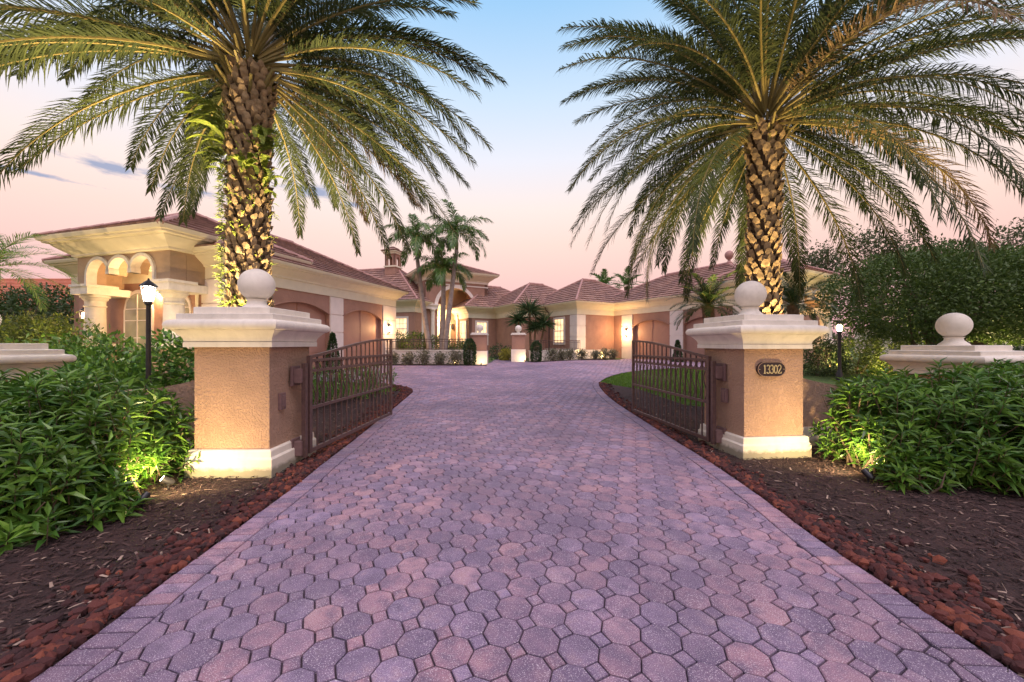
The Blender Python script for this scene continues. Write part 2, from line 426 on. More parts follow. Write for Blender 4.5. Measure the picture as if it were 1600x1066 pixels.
for i in range(-75, 76):
    for j in range(-40, 160):
        for k, ol in ((0, octo), (.5, sq)):
            a, b_ = (i + k) * p_, (j + k) * p_
            x, y = o0.x + a * ca - b_ * sa, o0.y + a * sa + b_ * ca
            if y < 1.0 or y > 28 or abs(x) > 13 or abs(x) > 1.5 * y + .6: continue
            if not inside(x, y): continue
            cut = None
            if y < 20:
                for L__, sg in ((LS, -1), (RS, 1)):
                    d_, pp, nn = near(x, y, L__)
                    if d_ < .36: cut = clip(cut or [(x + a_, y + b__) for a_, b__ in ol], pp[0], pp[1], nn[0] * sg, nn[1] * sg, .218)
                    if cut is not None and len(cut) < 3: break
            if cut is None: paver(mb, x + uni(-.001, .001), y + uni(-.001, .001), ol, .006)
            elif len(cut) >= 3:
                cx_ = sum(q_[0] for q_ in cut) / len(cut); cy_ = sum(q_[1] for q_ in cut) / len(cut)
                ar = abs(sum(cut[k - 1][0] * cut[k][1] - cut[k][0] * cut[k - 1][1] for k in range(len(cut)))) / 2
                if ar > .0009: paver(mb, cx_, cy_, [(q_[0] - cx_, q_[1] - cy_) for q_ in cut], .005)
tag(mb.build('driveway_pavers', M['paver']), 'octagon and square concrete pavers of the driveway', None, None, 'structure')
mb = MB()
def border(L, side):
    # walk along by arc length
    acc = 0; i = 0; pts = [L[0]]; pos = Vector(L[0]); step = .108
    d = 0; k = 0
    cum = [0]
    for a, b_ in zip(L, L[1:]): cum.append(cum[-1] + (Vector(b_) - Vector(a)).length)
    s = 0
    while s + step < cum[-1]:
        def at_(q):
            j = max(0, min(len(L) - 2, next((n_ for n_ in range(len(cum) - 1) if cum[n_ + 1] >= q), len(L) - 2)))
            t = (q - cum[j]) / max(1e-9, cum[j + 1] - cum[j]); a = Vector(L[j]); b__ = Vector(L[j + 1])
            return a + (b__ - a) * t, (b__ - a).normalized()
        p, t = at_(s + step / 2); n = Vector((t.y, -t.x)) * side
        c = p + n * .105
        hw, hl = step / 2 - .005, .102
        ol = [t * hw - n * hl, t * hw + n * hl, -t * hw + n * hl, -t * hw - n * hl]
        if side < 0: ol = ol[::-1]
        if c.y > .9: paver(mb, c.x, c.y, [(v.x, v.y) for v in ol], .006, .003)
        s += step
border(LS, 1); border(RS, -1)
o = mb.build('driveway_border', M['paver']); tag(o, 'rectangular edging pavers along both driveway edges', None, None, 'structure')

# mulch beds
def off_line(L, d, side):
    out = []
    for i, p in enumerate(L):
        a = Vector(L[max(i - 1, 0)]); b_ = Vector(L[min(i + 1, len(L) - 1)]); t = (b_ - a).normalized(); n = Vector((-t.y, t.x)) * side
        out.append((p[0] + n.x * d, p[1] + n.y * d))
    return out
bedL = [tuple(p) for p in LS if p[1] < 12.0] + [(-3.15, 12.05)] + [(-4.2, 11.3), (-4.9, 9.5), (-5.1, 7.6), (-9.5, 7.3), (-14, 5), (-14, -.6)]
bedR = [tuple(p) for p in RS if p[1] < 13.5] + [(3.3, 13.3), (4.0, 12.2), (4.3, 9.5), (6.0, 8.6), (10, 8.0), (14, 6.5), (14, -.6)]
for nm, P, lb in (('mulch_bed', bedL, 'dark mulch bed left of the driveway'), ('mulch_bed', bedR, 'dark mulch bed right of the driveway')):
    mb = MB(); tri_fill(mb, P, -.014); tag(mb.build(nm, M['mulch']), lb, None, None, 'structure')
# chips, lava rock
def chips(P, n, label, ymax=11):
    mb = MB(); k = 0
    while k < n:
        y = 1.4 + (ymax - 1.4) * rnd() ** 2.1; x = uni(min(p[0] for p in P), max(p[0] for p in P))
        if abs(x) > 1.4 * y + .6 or not inside(x, y, P): k += .2; continue
        k += 1
        big = rnd() < .08
        straw = rnd() < .012
        l = uni(.14, .32) if straw else uni(.03, .075) * (1.6 if big else 1); w = .004 if straw else uni(.002, .0045) if rnd() < .25 else uni(.006, .022); a = uni(0, pi); z = g(y) - .01 + uni(.002, .022); til = uni(-.06, .06) if straw else uni(-.35, .35)
        dx, dy = cos(a) * l / 2, sin(a) * l / 2; nx, ny = -sin(a) * w / 2, cos(a) * w / 2; dz = l / 2 * til
        mb.add([(x - dx - nx, y - dy - ny, z - dz), (x + dx - nx, y + dy - ny, z + dz), (x + dx + nx * .5, y + dy + ny * .5, z + dz), (x - dx + nx, y - dy + ny, z - dz), (x, y, z + .006)], [(0, 1, 4), (1, 2, 4), (2, 3, 4), (3, 0, 4)])
    tag(mb.build('bark_mulch', M['chip']), label, None, None, 'stuff')
chips(bedL, 19000, 'loose bark chips and straw on the left bed'); chips(bedR, 19000, 'loose bark chips and straw on the right bed')
ICO = None
def ico():
    import bmesh
    b_ = bmesh.new(); bmesh.ops.create_icosphere(b_, subdivisions=1, radius=1); v = [tuple(x.co) for x in b_.verts]; f = [tuple(q.index for q in x.verts) for x in b_.faces]; b_.free(); return v, f
ICO = ico()
def rocks(L, side, width, label, n):
    mb = MB(); pts = [p for p in L if p[1] < 13.6]
    cum = [0]
    for a, b_ in zip(pts, pts[1:]): cum.append(cum[-1] + (Vector(b_) - Vector(a)).length)
    for _ in range(n):
        s = 1.6 + (cum[-1] - 1.6) * rnd() ** 1.35
        j = next(k for k in range(len(cum) - 1) if cum[k + 1] >= s - 1e-6)
        a, b_ = Vector(pts[j]), Vector(pts[j + 1]); t = (b_ - a).normalized(); p = a + t * (s - cum[j]); nn = Vector((-t.y, t.x)) * side
        w = width(p.y); dd = .02 + w * abs(random.gauss(0, .42)) if rnd() < .9 else uni(0, w * 1.8)
        c = p + nn * dd; r = uni(.012, .030) if rnd() < .8 else uni(.03, .045); rz = uni(0, 6.3)
        sx, sy, sz = uni(.8, 1.35), uni(.75, 1.1), uni(.75, 1.1)
        jit = [uni(.68, 1.25) for _ in ICO[0]]
        z0 = g(c.y) - .012 + r * .45 + (.022 * rnd() if dd < w * .5 else 0)
        mb.add([(c.x + (x * sx * cos(rz) - y * sy * sin(rz)) * r * q_, c.y + (x * sx * sin(rz) + y * sy * cos(rz)) * r * q_, z0 + z * sz * r * q_) for (x, y, z), q_ in zip(ICO[0], jit)], ICO[1])
    tag(mb.build('lava_rock_gravel', M['rock']), label, None, None, 'stuff')
rocks(LS, 1, lambda y: .33, 'red lava rock strip along the left driveway edge', 4600)
rocks(RS, -1, lambda y: .38 if y < 3.4 else .22, 'red lava rock strip along the right driveway edge', 5000)

# ------------------------------------------------------------------ gate pillars
PX = {}
def ring_prism(mb, cx, cy, prof, rz):        # stacked square rings (half width, z), closed top & bottom
    vs = []; ca_, sa_ = cos(rz), sin(rz)
    for hw, z in prof:
        for x, y in ((-hw, -hw), (hw, -hw), (hw, hw), (-hw, hw)): vs.append((cx + x * ca_ - y * sa_, cy + x * sa_ + y * ca_, z))
    n = len(prof); fs = [(3, 2, 1, 0), tuple(range(4 * n - 4, 4 * n))]
    for j in range(n - 1):
        for k in range(4): fs.append((4 * j + k, 4 * j + (k + 1) % 4, 4 * j + 4 + (k + 1) % 4, 4 * j + 4 + k))
    mb.add(vs, fs)
def bull(h0, z0, h1, z1, n=8):               # outward half round between two levels
    return [(h0 + (h1 - h0) * 0 + .058 * cos(-pi / 2 + pi * k / n), (z0 + z1) / 2 + (z1 - z0) / 2 * sin(-pi / 2 + pi * k / n)) for k in range(n + 1)]
def pillar(cx, cy, rz, dz, zbase, label, group):
    root = empty('gate_pillar', (cx, cy, 0), label, 'pillar', group)
    b = MB(); ring_prism(b, cx, cy, [(.455, .30 + dz), (.455, 1.56 + dz)], rz); b.build('shaft', M['stucco'], root, bevel=.006)
    b = MB(); ring_prism(b, cx, cy, [(.525, -.15), (.525, .20 + dz), (.505, .225 + dz), (.50, .30 + dz), (.485, .312 + dz)], rz); b.build('base', M['plinth'], root, bevel=.008)
    prof = [(.50, 0), (.53, 0), (.53, .06), (.515, .066)]
    for k in range(9):                        # cavetto cove
        t = k / 8; prof.append((.525 + .085 * (1 - cos(t * pi / 2)), .07 + .13 * sin(t * pi / 2) if 0 else .07 + .13 * t))
    prof += bull(.602, .200, .602, .322)
    prof += [(.572, .330), (.572, .392), (.555, .398), (.46, .402), (.46, .480), (.45, .486)]
    prof = [(a_, 1.546 + dz + z) for a_, z in prof]
    b = MB(); ring_prism(b, cx, cy, prof, rz); b.build('cap', M['trim'], root, smooth=True)
    b = MB(); z0 = 2.03 + dz
    pr = [(.19, 0), (.185, .02), (.15, .05), (.115, .085), (.11, .12), (.13, .14)]
    b.lathe((cx, cy, z0), pr, 32)
    nn = 20; b.lathe((cx, cy, z0 + .335), [(max(.001, .213 * cos(-pi / 2 + pi * k / nn)), .213 * sin(-pi / 2 + pi * k / nn)) for k in range(nn + 1)], 40)
    b.build('ball_finial', M['trim'], root, smooth=True)
    return root
pl = pillar(-3.385, 5.095, 0, 0, 0, 'stucco gate pillar with ball finial on the left side of the driveway', 'gate pillars')
pr_ = pillar(3.644, 5.871, R(6.5), -.03, 0, 'stucco gate pillar bearing the oval house number plaque', 'gate pillars')
pillar(-7.33, 5.25, R(-8), -.44, 0, 'low end pillar left of the driveway beyond the big shrub, cap cut by the frame', 'end pillars')
pillar(7.42, 6.45, R(15), -.47, 0, 'low end pillar with ball finial rising behind the right shrub', 'end pillars')

# low swooping walls
def low_wall(a, b_, z0, zmid, z1, label, th=.28):
    a, b_ = Vector(a), Vector(b_); d = (b_ - a); n = Vector((-d.y, d.x)).normalized() * th / 2
    root = empty('low_wall', (a.x, a.y, 0), label, 'wall', 'low stucco walls')
    for nm, mat, k1, exth in (('wall_body', M['stucco'], 1, 0), ('wall_base', M['plinth'], 0, .03)):
        mb = MB(); N = 18; vs = []
        nn = n * (1 + exth / (th / 2))
        for i in range(N + 1):
            t = i / N; p = a + d * t
            z = zmid + ((z0 - zmid) * (1 - t / .55) ** 2 if t < .55 else (z1 - zmid) * ((t - .55) / .45) ** 2)
            if not k1: z = .285
            zb = -.15 if not k1 else .1
            vs += [(p.x - nn.x, p.y - nn.y, zb), (p.x + nn.x, p.y + nn.y, zb), (p.x + nn.x, p.y + nn.y, z), (p.x - nn.x, p.y - nn.y, z)]
        fs = [(0, 1, 2, 3), tuple(4 * N + k for k in (3, 2, 1, 0))]
        for i in range(N):
            for k in range(4): fs.append((4 * i + k, 4 * i + 4 + k, 4 * i + 4 + (k + 1) % 4, 4 * i + (k + 1) % 4))
        mb.add(vs, fs); mb.build(nm, mat, root)
low_wall((-3.83, 5.35), (-6.9, 5.35), 1.24, .93, 1.05, 'low curved stucco wall sloping away left of the left gate pillar')
low_wall((4.07, 6.1), (6.95, 6.4), 1.20, .9, 1.0, 'low curved stucco wall sloping away right of the numbered gate pillar')

# number plaque
def plaque():
    ang = R(6.5); c = Vector((3.644, 5.871)); n = Vector((sin(ang), -cos(ang))); t = Vector((cos(ang), sin(ang)))
    # front face point at pillar centre
    f = c + n * .455
    # plaque centre measured along the face
    s0 = -.06; zc = 1.58 - (577 - 538) / 600 * 5.40
    root = empty('number_plaque', (f.x + t.x * s0, f.y + t.y * s0, zc), 'dark oval house number plaque reading 13302 on the right gate pillar', 'house number')
    def stad(hw, hh, n_=10):
        pts = []; rx = hh * 1.15
        for sgn, a0 in ((1, -pi / 2), (-1, pi / 2)):
            for k in range(n_ + 1): a = a0 + pi * k / n_; pts.append((sgn * (hw - rx) + rx * cos(a), hh * sin(a)))
        return pts
    def slab(pts, d0, d1, mat, nm):
        mb = MB(); N = len(pts); vs = []
        for d in (d0, d1):
            for x, z in pts: p = f + t * (s0 + x) + n * d; vs.append((p.x, p.y, zc + z))
        mb.add(vs, [tuple(range(N)), tuple(range(N, 2 * N))] + [(i, (i + 1) % N, (i + 1) % N + N, i + N) for i in range(N)])
        return mb.build(nm, mat, root)
    slab(stad(.215, .105), -.01, .030, M['bronze'], 'plate')
    pts = stad(.213, .104); inn = stad(.206, .097); mb = MB(); N = len(pts); vs = []
    for P_, d in ((pts, .030), (pts, .036), (inn, .036), (inn, .030)):
        for x, z in P_: p = f + t * (s0 + x) + n * d; vs.append((p.x, p.y, zc + z))
    mb.add(vs, [(j * N + i, j * N + (i + 1) % N, (j + 1) * N + (i + 1) % N, (j + 1) * N + i) for j in range(3) for i in range(N)])
    mb.build('rim', M['rimm'], root)
    # serif numerals drawn as strokes
    mb = MB()
    def stroke(pl_, w):
        for (x0, z0), (x1, z1) in zip(pl_, pl_[1:]):
            dx, dz = x1 - x0, z1 - z0; l = math.hypot(dx, dz) + 1e-9; ex, ez = dx / l * w * .3, dz / l * w * .3; nx, nz = -dz / l * w / 2, dx / l * w / 2
            vs = []
            for d in (.0305, .037):
                for x, z in ((x0 - ex - nx, z0 - ez - nz), (x1 + ex - nx, z1 + ez - nz), (x1 + ex + nx, z1 + ez + nz), (x0 - ex + nx, z0 - ez + nz)):
                    p = f + t * (s0 + x) + n * d; vs.append((p.x, p.y, zc + z))
            mb.hexa(vs)
    H, W = .118, .046; w1, w2 = .0125, .008
    def arc(cx, cz, rx, rz_, a0, a1, k=9): return [(cx + rx * cos(R(a0 + (a1 - a0) * i / k)), cz + rz_ * sin(R(a0 + (a1 - a0) * i / k))) for i in range(k + 1)]
    def digit(ch, x):
        if ch == '1':
            stroke([(x, -H / 2), (x, H / 2)], w1); stroke([(x, H / 2), (x - .014, H / 2 - .012)], w2); stroke([(x - .014, -H / 2 + .003), (x + .014, -H / 2 + .003)], .007)
        if ch == '3':
            stroke(arc(x, H / 4, W / 2 * .9, H / 4, 150, -80), w1 * .85); stroke(arc(x, -H / 4 + .002, W / 2, H / 4, 85, -150), w1 * .95)
        if ch == '0': stroke(arc(x, 0, W / 2, H / 2 - .003, 0, 360, 16), w1 * .9)
        if ch == '2':
            stroke(arc(x, H / 4, W / 2 * .92, H / 4, 160, -25), w1 * .85); stroke([(x + W / 2 * .85, H / 4 - .012), (x - W / 2, -H / 2 + .004)], w1 * .85); stroke([(x - W / 2, -H / 2 + .004), (x + W / 2, -H / 2 + .004), (x + W / 2 + .003, -H / 2 + .02)], w2)
    for ch, x in zip('13302', (-.108, -.056, .0, .060, .118)): digit(ch, x)
    mb.build('numerals', M['gold'], root)
    for x in (-.185, .185):
        mb = MB(); p = f + t * (s0 + x) + n * .034; mb.lathe((p.x, p.y, zc - .006), [(.001, 0), (.006, .003), (.006, .009), (.001, .012)], 8); mb.build('screw', M['gold'], root)
plaque()

# ------------------------------------------------------------------ gates
def gate(H, E, ztop0, ztop1, zs, label, pillar_side, inner):
    H, E = Vector(H), Vector(E); d = (E - H); L = d.length; d.normalize(); n = Vector((-d.y, d.x)); rz = math.atan2(d.y, d.x)
    root = empty('driveway_gate', (H.x, H.y, 0), label, 'gate', 'wrought iron driveway gates')
    zb, zl, zr, zt = zs
    P = lambda s, z, o=0: (H.x + d.x * s + n.x * o, H.y + d.y * s + n.y * o, z)
    top = lambda s: ztop0 + (ztop1 - ztop0) * (sin(min(1, s / L) * pi / 2) ** 1.15)
    def rail(mb, s0, s1, z0, z1, hh, th):
        mb.hexa([P(s0, z0 - hh, -th), P(s1, z1 - hh, -th), P(s1, z1 - hh, th), P(s0, z0 - hh, th), P(s0, z0 + hh, -th), P(s1, z1 + hh, -th), P(s1, z1 + hh, th), P(s0, z0 + hh, th)])
    mb = MB()
    for z, hh in ((zb, .026), (zl, .02), (zr, .018), (zt, .018)): rail(mb, .05, L, z, z, hh, .019)
    N = 14
    for i in range(N): rail(mb, .05 + (L - .05) * i / N, .05 + (L - .05) * (i + 1) / N, top(.05 + (L - .05) * i / N), top(.05 + (L - .05) * (i + 1) / N), .020, .020)
    for s, hw in ((.05, .03), (L, .025)):
        mb.hexa([P(s - hw, zb - .03, -.024), P(s + hw, zb - .03, -.024), P(s + hw, zb - .03, .024), P(s - hw, zb - .03, .024)] + [P(s - hw, top(s) + .02, -.024), P(s + hw, top(s) + .02, -.024), P(s + hw, top(s) + .02, .024), P(s - hw, top(s) + .02, .024)])
    mb.build('frame', M['iron'], root)
    nb = 16; sp = (L - .08) / (nb + 1)
    for i in range(1, nb + 1):
        s = .065 + sp * i; mb = MB()
        mb.hexa([P(s - .0095, zb, -.0095), P(s + .0095, zb, -.0095), P(s + .0095, zb, .0095), P(s - .0095, zb, .0095)] + [P(s - .0095, top(s), -.0095), P(s + .0095, top(s), -.0095), P(s + .0095, top(s), .0095), P(s - .0095, top(s), .0095)])
        mb.build('bar', M['iron'], root)
    mb = MB(); mc = MB()
    for i in range(nb + 1):
        s = .065 + sp * (i + .5); zc_ = (zr + zt) / 2; r = min(sp / 2 - .012, (zt - zr) / 2 - .016)
        mb.tube([P(s + r * cos(2 * pi * k / 14), zc_ + r * 1.05 * sin(2 * pi * k / 14)) for k in range(14)], .009, 5, True)
        # S-shaped scroll in the bay
        h0, h1 = zl + .03, zr - .03; Hh = h1 - h0; pts = []
        for k in range(19):
            t = k / 18; pts.append(P(s + .042 * sin(2 * pi * t) * (1 if inner else -1), h0 + Hh * t))
        for sg, z0 in ((1, h1), (-1, h0)):
            cr_ = [P(s + sg * .03 * (1 if inner else -1) * (1 - cos(a)) * -1, z0 - sg * .03 * sin(a) * -.0 - sg * .028 * sin(a)) for a in [k * pi / 6 for k in range(0, 8)]]
            mc.tube(cr_, .0075, 4)
        mc.tube(pts, .009, 4)
    mb.build('ring_band', M['iron'], root); mc.build('scroll_band', M['iron'], root)
    # hinges + post
    mb = MB(); c = P(-.06, 0)
    mb.box((c[0], c[1], .70), (.055, .055, 1.25), rz); mb.build('hinge_post', M['iron'], root)
    for z in (.20, 1.16):
        mb = MB(); a = Vector((c[0], c[1])); ww = Vector(pillar_side)
        m_ = a + ww * .06; mb.box((m_.x, m_.y, z), (.10, .13, .19), rz if 0 else math.atan2(ww.y, ww.x))
        m2 = a + ww * .125; mb.box((m2.x, m2.y, z), (.03, .2, .26), math.atan2(ww.y, ww.x)); mb.build('hinge', M['box'], root, bevel=.006)
gate((-2.76, 5.18), (-2.54, 8.05), 1.40, 1.68, (.13, .71, 1.215, 1.36), 'open brown iron gate leaf hinged to the left gate pillar', (-1, 0), True)
gate((3.03, 5.85), (2.70, 8.55), 1.37, 1.645, (.115, .69, 1.19, 1.335), 'open brown iron gate leaf hinged to the right gate pillar beside the number plaque', (1, .1), False)
def control_box(c, d, rz, label):
    mb = MB(); mb.box(c, d, rz); mb.box((c[0] + (d[0] * .5 + .006) * (1 if c[0] < 0 else -1), c[1], c[2]), (.012, d[1] * .62, d[2] * .7), rz)
    tag(mb.build('control_box', M['box'], bevel=.006), label, 'control box', 'gate control boxes')
control_box((-2.915, 4.86, .86), (.05, .11, .21), 0, 'small painted box on the inner face of the left gate pillar')
control_box((3.165, 5.72, .82), (.05, .11, .21), R(6.5), 'small painted box on the inner face of the numbered pillar')

# ------------------------------------------------------------------ house
def V2(x, y): return Vector((x, y))
house = empty('villa', (-2, 26, .5), 'long single storey stucco villa with clay tile roofs and cream cornices behind the court', 'house')
class Frame:
    def __init__(s, o, u, n): s.o = Vector(o); s.u = Vector(u).normalized(); s.n = Vector(n).normalized()
    def P(s, a, z, d=0): p = s.o + s.u * a + s.n * d; return (p.x, p.y, z)
    def box(s, mb, a0, a1, z0, z1, d0, d1):
        mb.hexa([s.P(a0, z0, d0), s.P(a1, z0, d0), s.P(a1, z0, d1), s.P(a0, z0, d1), s.P(a0, z1, d0), s.P(a1, z1, d0), s.P(a1, z1, d1), s.P(a0, z1, d1)])
    def slab(s, mb, poly, d0, d1):
        n = len(poly); mb.add([s.P(a, z, d0) for a, z in poly] + [s.P(a, z, d1) for a, z in poly], [tuple(range(n)), tuple(range(n, 2 * n))[::-1]] + [(i, i + n, (i + 1) % n + n, (i + 1) % n) for i in range(n)])
def seg_arch(a0, a1, zs, rise, n=14):
    out = []
    for k in range(n + 1):
        t = k / n; out.append((a0 + (a1 - a0) * t, zs + rise * (1 - (2 * t - 1) ** 2) if rise < (a1 - a0) * .4 else zs + math.sqrt(max(0, ((a1 - a0) / 2) ** 2 - ((t - .5) * (a1 - a0)) ** 2))))
    return out
def wall(fr, L, z0, z1, ops=(), mat='wall', th=.3):
    poly = [(0, z0)]
    for a0, a1, zs, rise in ops: poly += [(a0, z0)] + seg_arch(a0, a1, zs, rise) + [(a1, z0)]
    poly += [(L, z0), (L, z1), (0, z1)]
    mb = MB(); fr.slab(mb, poly, 0, -th); return mb.build('wall', M[mat], house)
def roof_face(mb, bl, br, tr, tl):
    bl, br, tr, tl = map(Vector, (bl, br, tr, tl)); e = (br - bl).normalized()
    n = (br - bl).cross(tl - bl)
    if n.length < 1e-6: n = (br - bl).cross(tr - bl)
    n.normalize()
    if n.z < 0: n = -n
    up = n.cross(e);
    if up.z < 0: up = -up
    Hh = (tl - bl).dot(up); nr = max(1, round(Hh / .40))
    for j in range(nr):
        t0, t1 = j / nr, min(1, (j + 1.12) / nr)
        a, b_, c, d = bl.lerp(tl, t0), br.lerp(tr, t0), br.lerp(tr, t1), bl.lerp(tl, t1)
        a2, b2 = a + n * .07, b_ + n * .07; c, d = c + n * .004, d + n * .004
        mb.add([tuple(x) for x in (a2, b2, c, d, a, b_)], [(0, 1, 2, 3), (4, 5, 1, 0)])
        u = lambda p: ((p - bl).dot(e) + 50, (j + .5) * .34)
        mb.uv += [u(a2), u(b2), u(c), u(d), u(a), u(b_), u(b2), u(a2)]
def ridge_caps(mb, p, q, r=.085):
    p, q = Vector(p), Vector(q); L = (q - p).length
    if L < .1: return
    n = max(1, int(L / .38)); t = (q - p) / L
    for i in range(n):
        a = p + t * (L * i / n); b_ = p + t * (L * (i + 1.08) / n)
        mb.tube([a + Vector((0, 0, .02)), b_ + Vector((0, 0, .05))], [r, r * .85], 8)
def hip(corner, u, v, Lu, Lv, ze, slope, wz0=.15, cornice=1.0, wz1=None, walls=True, ops={}, inset=.55, fz=None, caps=(1, 1, 1, 1), matw='wall'):
    c = Vector(corner); u = Vector(u).normalized(); v = Vector(v).normalized()
    P = lambda a, b_, z: (c.x + u.x * a + v.x * b_, c.y + u.y * a + v.y * b_, z)
    m_ = min(Lu, Lv) / 2; zr = ze + slope * m_
    E = [P(0, 0, ze), P(Lu, 0, ze), P(Lu, Lv, ze), P(0, Lv, ze)]
    if Lu >= Lv: r0, r1 = P(m_, m_, zr), P(Lu - m_, m_, zr); faces = [(E[0], E[1], r1, r0), (E[1], E[2], r1, r1), (E[2], E[3], r0, r1), (E[3], E[0], r0, r0)]
    else: r0, r1 = P(m_, m_, zr), P(m_, Lv - m_, zr); faces = [(E[0], E[1], r0, r0), (E[1], E[2], r1, r0), (E[2], E[3], r1, r1), (E[3], E[0], r0, r1)]
    mb = MB(); mb.uv = []
    for f_ in faces: roof_face(mb, *f_)
    roof = mb.build('roof', M['rooft'], house)
    mb = MB(); ridge_caps(mb, r0, r1, .13)
    if Lu >= Lv: hp = ((E[0], r0), (E[1], r1), (E[2], r1), (E[3], r0))
    else: hp = ((E[0], r0), (E[1], r0), (E[2], r1), (E[3], r1))
    for k, (a, b_) in zip(caps, hp):
        if k: ridge_caps(mb, a, b_)
    o = mb.build('ridge_tiles', M['ridge'], house, smooth=True)
    # cornice ring
    s = inset / .55; h_ = cornice; fb = fz if fz is not None else .49 * h_ + .38
    prof = [(inset + .05, ze - fb), (inset - .05, ze - fb), (inset - .05, ze - .50 * h_), (inset - .10, ze - .48 * h_), (inset - .11, ze - .43 * h_), (inset * .72, ze - .38 * h_), (inset * .55, ze - .30 * h_), (inset * .36, ze - .20 * h_), (inset * .34, ze - .17 * h_), (.10, ze - .15 * h_), (.09, ze - .11 * h_), (.02, ze - .09 * h_), (-.02, ze - .02), (-.03, ze + .015), (.08, ze + .02), (.3, ze + .005)]
    vs = []
    for off, z in prof:
        for a, b_ in ((off, off), (Lu - off, off), (Lu - off, Lv - off), (off, Lv - off)): vs.append(P(a, b_, z))
    fs = []
    for j in range(len(prof) - 1):
        for k in range(4): fs.append((4 * j + k, 4 * j + (k + 1) % 4, 4 * j + 4 + (k + 1) % 4, 4 * j + 4 + k))
    mb = MB(); mb.add(vs, fs); mb.build('cornice', M['soffit'], house)
    i = inset; zt = ze - .45 * h_
    fr = {'front': (Frame(P(i, i, 0)[:2], u, -v), Lu - 2 * i), 'right': (Frame(P(Lu - i, i, 0)[:2], v, u), Lv - 2 * i), 'left': (Frame(P(i, Lv - i, 0)[:2], -v, -u), Lv - 2 * i), 'back': (Frame(P(Lu - i, Lv - i, 0)[:2], -u, v), Lu - 2 * i)}
    if walls:
        for k, (f_, L_) in fr.items(): wall(f_, L_, wz0, zt, ops.get(k, ()), matw)
    return fr, r0, r1
def quoin(fr, a0, a1, z0, z1, d=.05, step=.79, base=None):
    mb = MB(); z = z1
    while z > z0 + .05:
        zz = max(z0, z - step); fr.box(mb, a0, a1, zz + .02, z - .02, -.1, d); z -= step
    fr.box(mb, a0 + .02, a1 - .02, z0, z1, -.1, d - .03)
    return mb.build('pilaster', M['white'], house)
def window(fr, ac, w, z0, z1, nx=3, nz=4, pane='pane', surround=.16, trans=False):
    a0, a1 = ac - w / 2, ac + w / 2
    mb = MB(); s_ = surround
    fr.box(mb, a0 - s_, a0, z0 - s_, z1 + s_, -.05, .07); fr.box(mb, a1, a1 + s_, z0 - s_, z1 + s_, -.05, .07)
    fr.box(mb, a0, a1, z1, z1 + s_, -.05, .068); fr.box(mb, a0, a1, z0 - s_, z0, -.05, .09)
    win = mb.build('window', M['white'], house)
    mb = MB(); fr.box(mb, a0, a1, z0, z1, -.05, .012); mb.build('pane', M[pane], win)
    mb = MB()
    for k in range(1, nx): x = a0 + (a1 - a0) * k / nx; fr.box(mb, x - .016, x + .016, z0, z1, .0, .035)
    for k in range(1, nz): z = z0 + (z1 - z0) * k / nz; t = .035 if nz % 2 == 0 and k == nz // 2 else .016; fr.box(mb, a0, a1, z - t, z + t, .0, .038)
    mb.build('muntins', M['white'], win)
    return win
def garage(fr, a0, a1, zs, rise, z0, lit=None):
    mb = MB(); top = seg_arch(a0 - .02, a1 + .02, zs + .02, rise); fr.slab(mb, [(a0 - .02, z0)] + top + [(a1 + .02, z0)], -.24, -.20)
    o = mb.build('garage_door', M['door'], house)
    mb = MB(); am = (a0 + a1) / 2
    for b0, b1 in ((a0 + .1, am - .05), (am + .05, a1 - .1)):
        for z_, zz in ((z0 + .12, z0 + 1.05), (z0 + 1.15, zs - .25)):
            fr.box(mb, b0, b1, z_, zz, -.2, -.186)
    fr.box(mb, am - .022, am + .022, z0, zs + rise - .02, -.2, -.17)
    mb.build('panels', M['door'], o)
    mb = MB()          # arch reveal shadow line: thin moulding following the arch
    pts = seg_arch(a0, a1, zs, rise)
    mb.tube([fr.P(a, z, .0) for a, z in pts], .03, 5); mb.build('arch_moulding', M['wall'], o)
def sconce(fr, a, z, power=14):
    mb = MB(); p = Vector(fr.P(a, z, .16)); q_ = Vector(fr.P(a, z + .1, .05))
    fr.box(mb, a - .05, a + .05, z - .12, z + .2, .04, .065)
    mb.tube([fr.P(a, z + .15, .06), fr.P(a, z + .3, .1), fr.P(a, z + .28, .17), fr.P(a, z + .2, .17)], .012, 5)
    mb.lathe((p.x, p.y, z + .14), [(.10, 0), (.11, .015), (.06, .07), (.01, .1)], 8); mb.lathe((p.x, p.y, z - .2), [(.02, -.04), (.07, 0), (.075, .02)], 8)
    for k in range(4):
        aa = pi / 4 + k * pi / 2; mb.tube([(p.x + .07 * cos(aa), p.y + .07 * sin(aa), z - .18), (p.x + .1 * cos(aa), p.y + .1 * sin(aa), z + .15)], .008, 4)
    o = mb.build('wall_lantern', M['dark'], house)
    mb = MB(); mb.lathe((p.x, p.y, z - .1), [(.03, 0), (.045, .05), (.045, .14), (.02, .2)], 10); mb.build('bulb', M['bulb'], o)
    lp = fr.P(a, z, .42); light('POINT', lp, power, (1, .58, .25), rad=.08)
def column(x, y, z0, z1, r, part=house):
    mb = MB(); h_ = z1 - z0
    mb.lathe((x, y, z0), [(r * 1.45, 0), (r * 1.45, .1), (r * 1.35, .11), (r * 1.35, .17), (r * 1.12, .22), (r * 1.02, .26), (r, .4), (r * .93, h_ - .42), (r * .93, h_ - .40), (r * 1.03, h_ - .38), (r * 1.03, h_ - .34), (r * .93, h_ - .33), (r * .95, h_ - .2), (r * 1.15, h_ - .14), (r * 1.2, h_ - .09), (r * 1.35, h_ - .08), (r * 1.35, h_)], 28)
    return mb.build('column', M['trim'], house, smooth=True)
lu, lv = V2(.964, -.267), V2(.267, .964)
E1 = V2(-8.93, 11.65)
cL = E1 - lu * 8.3
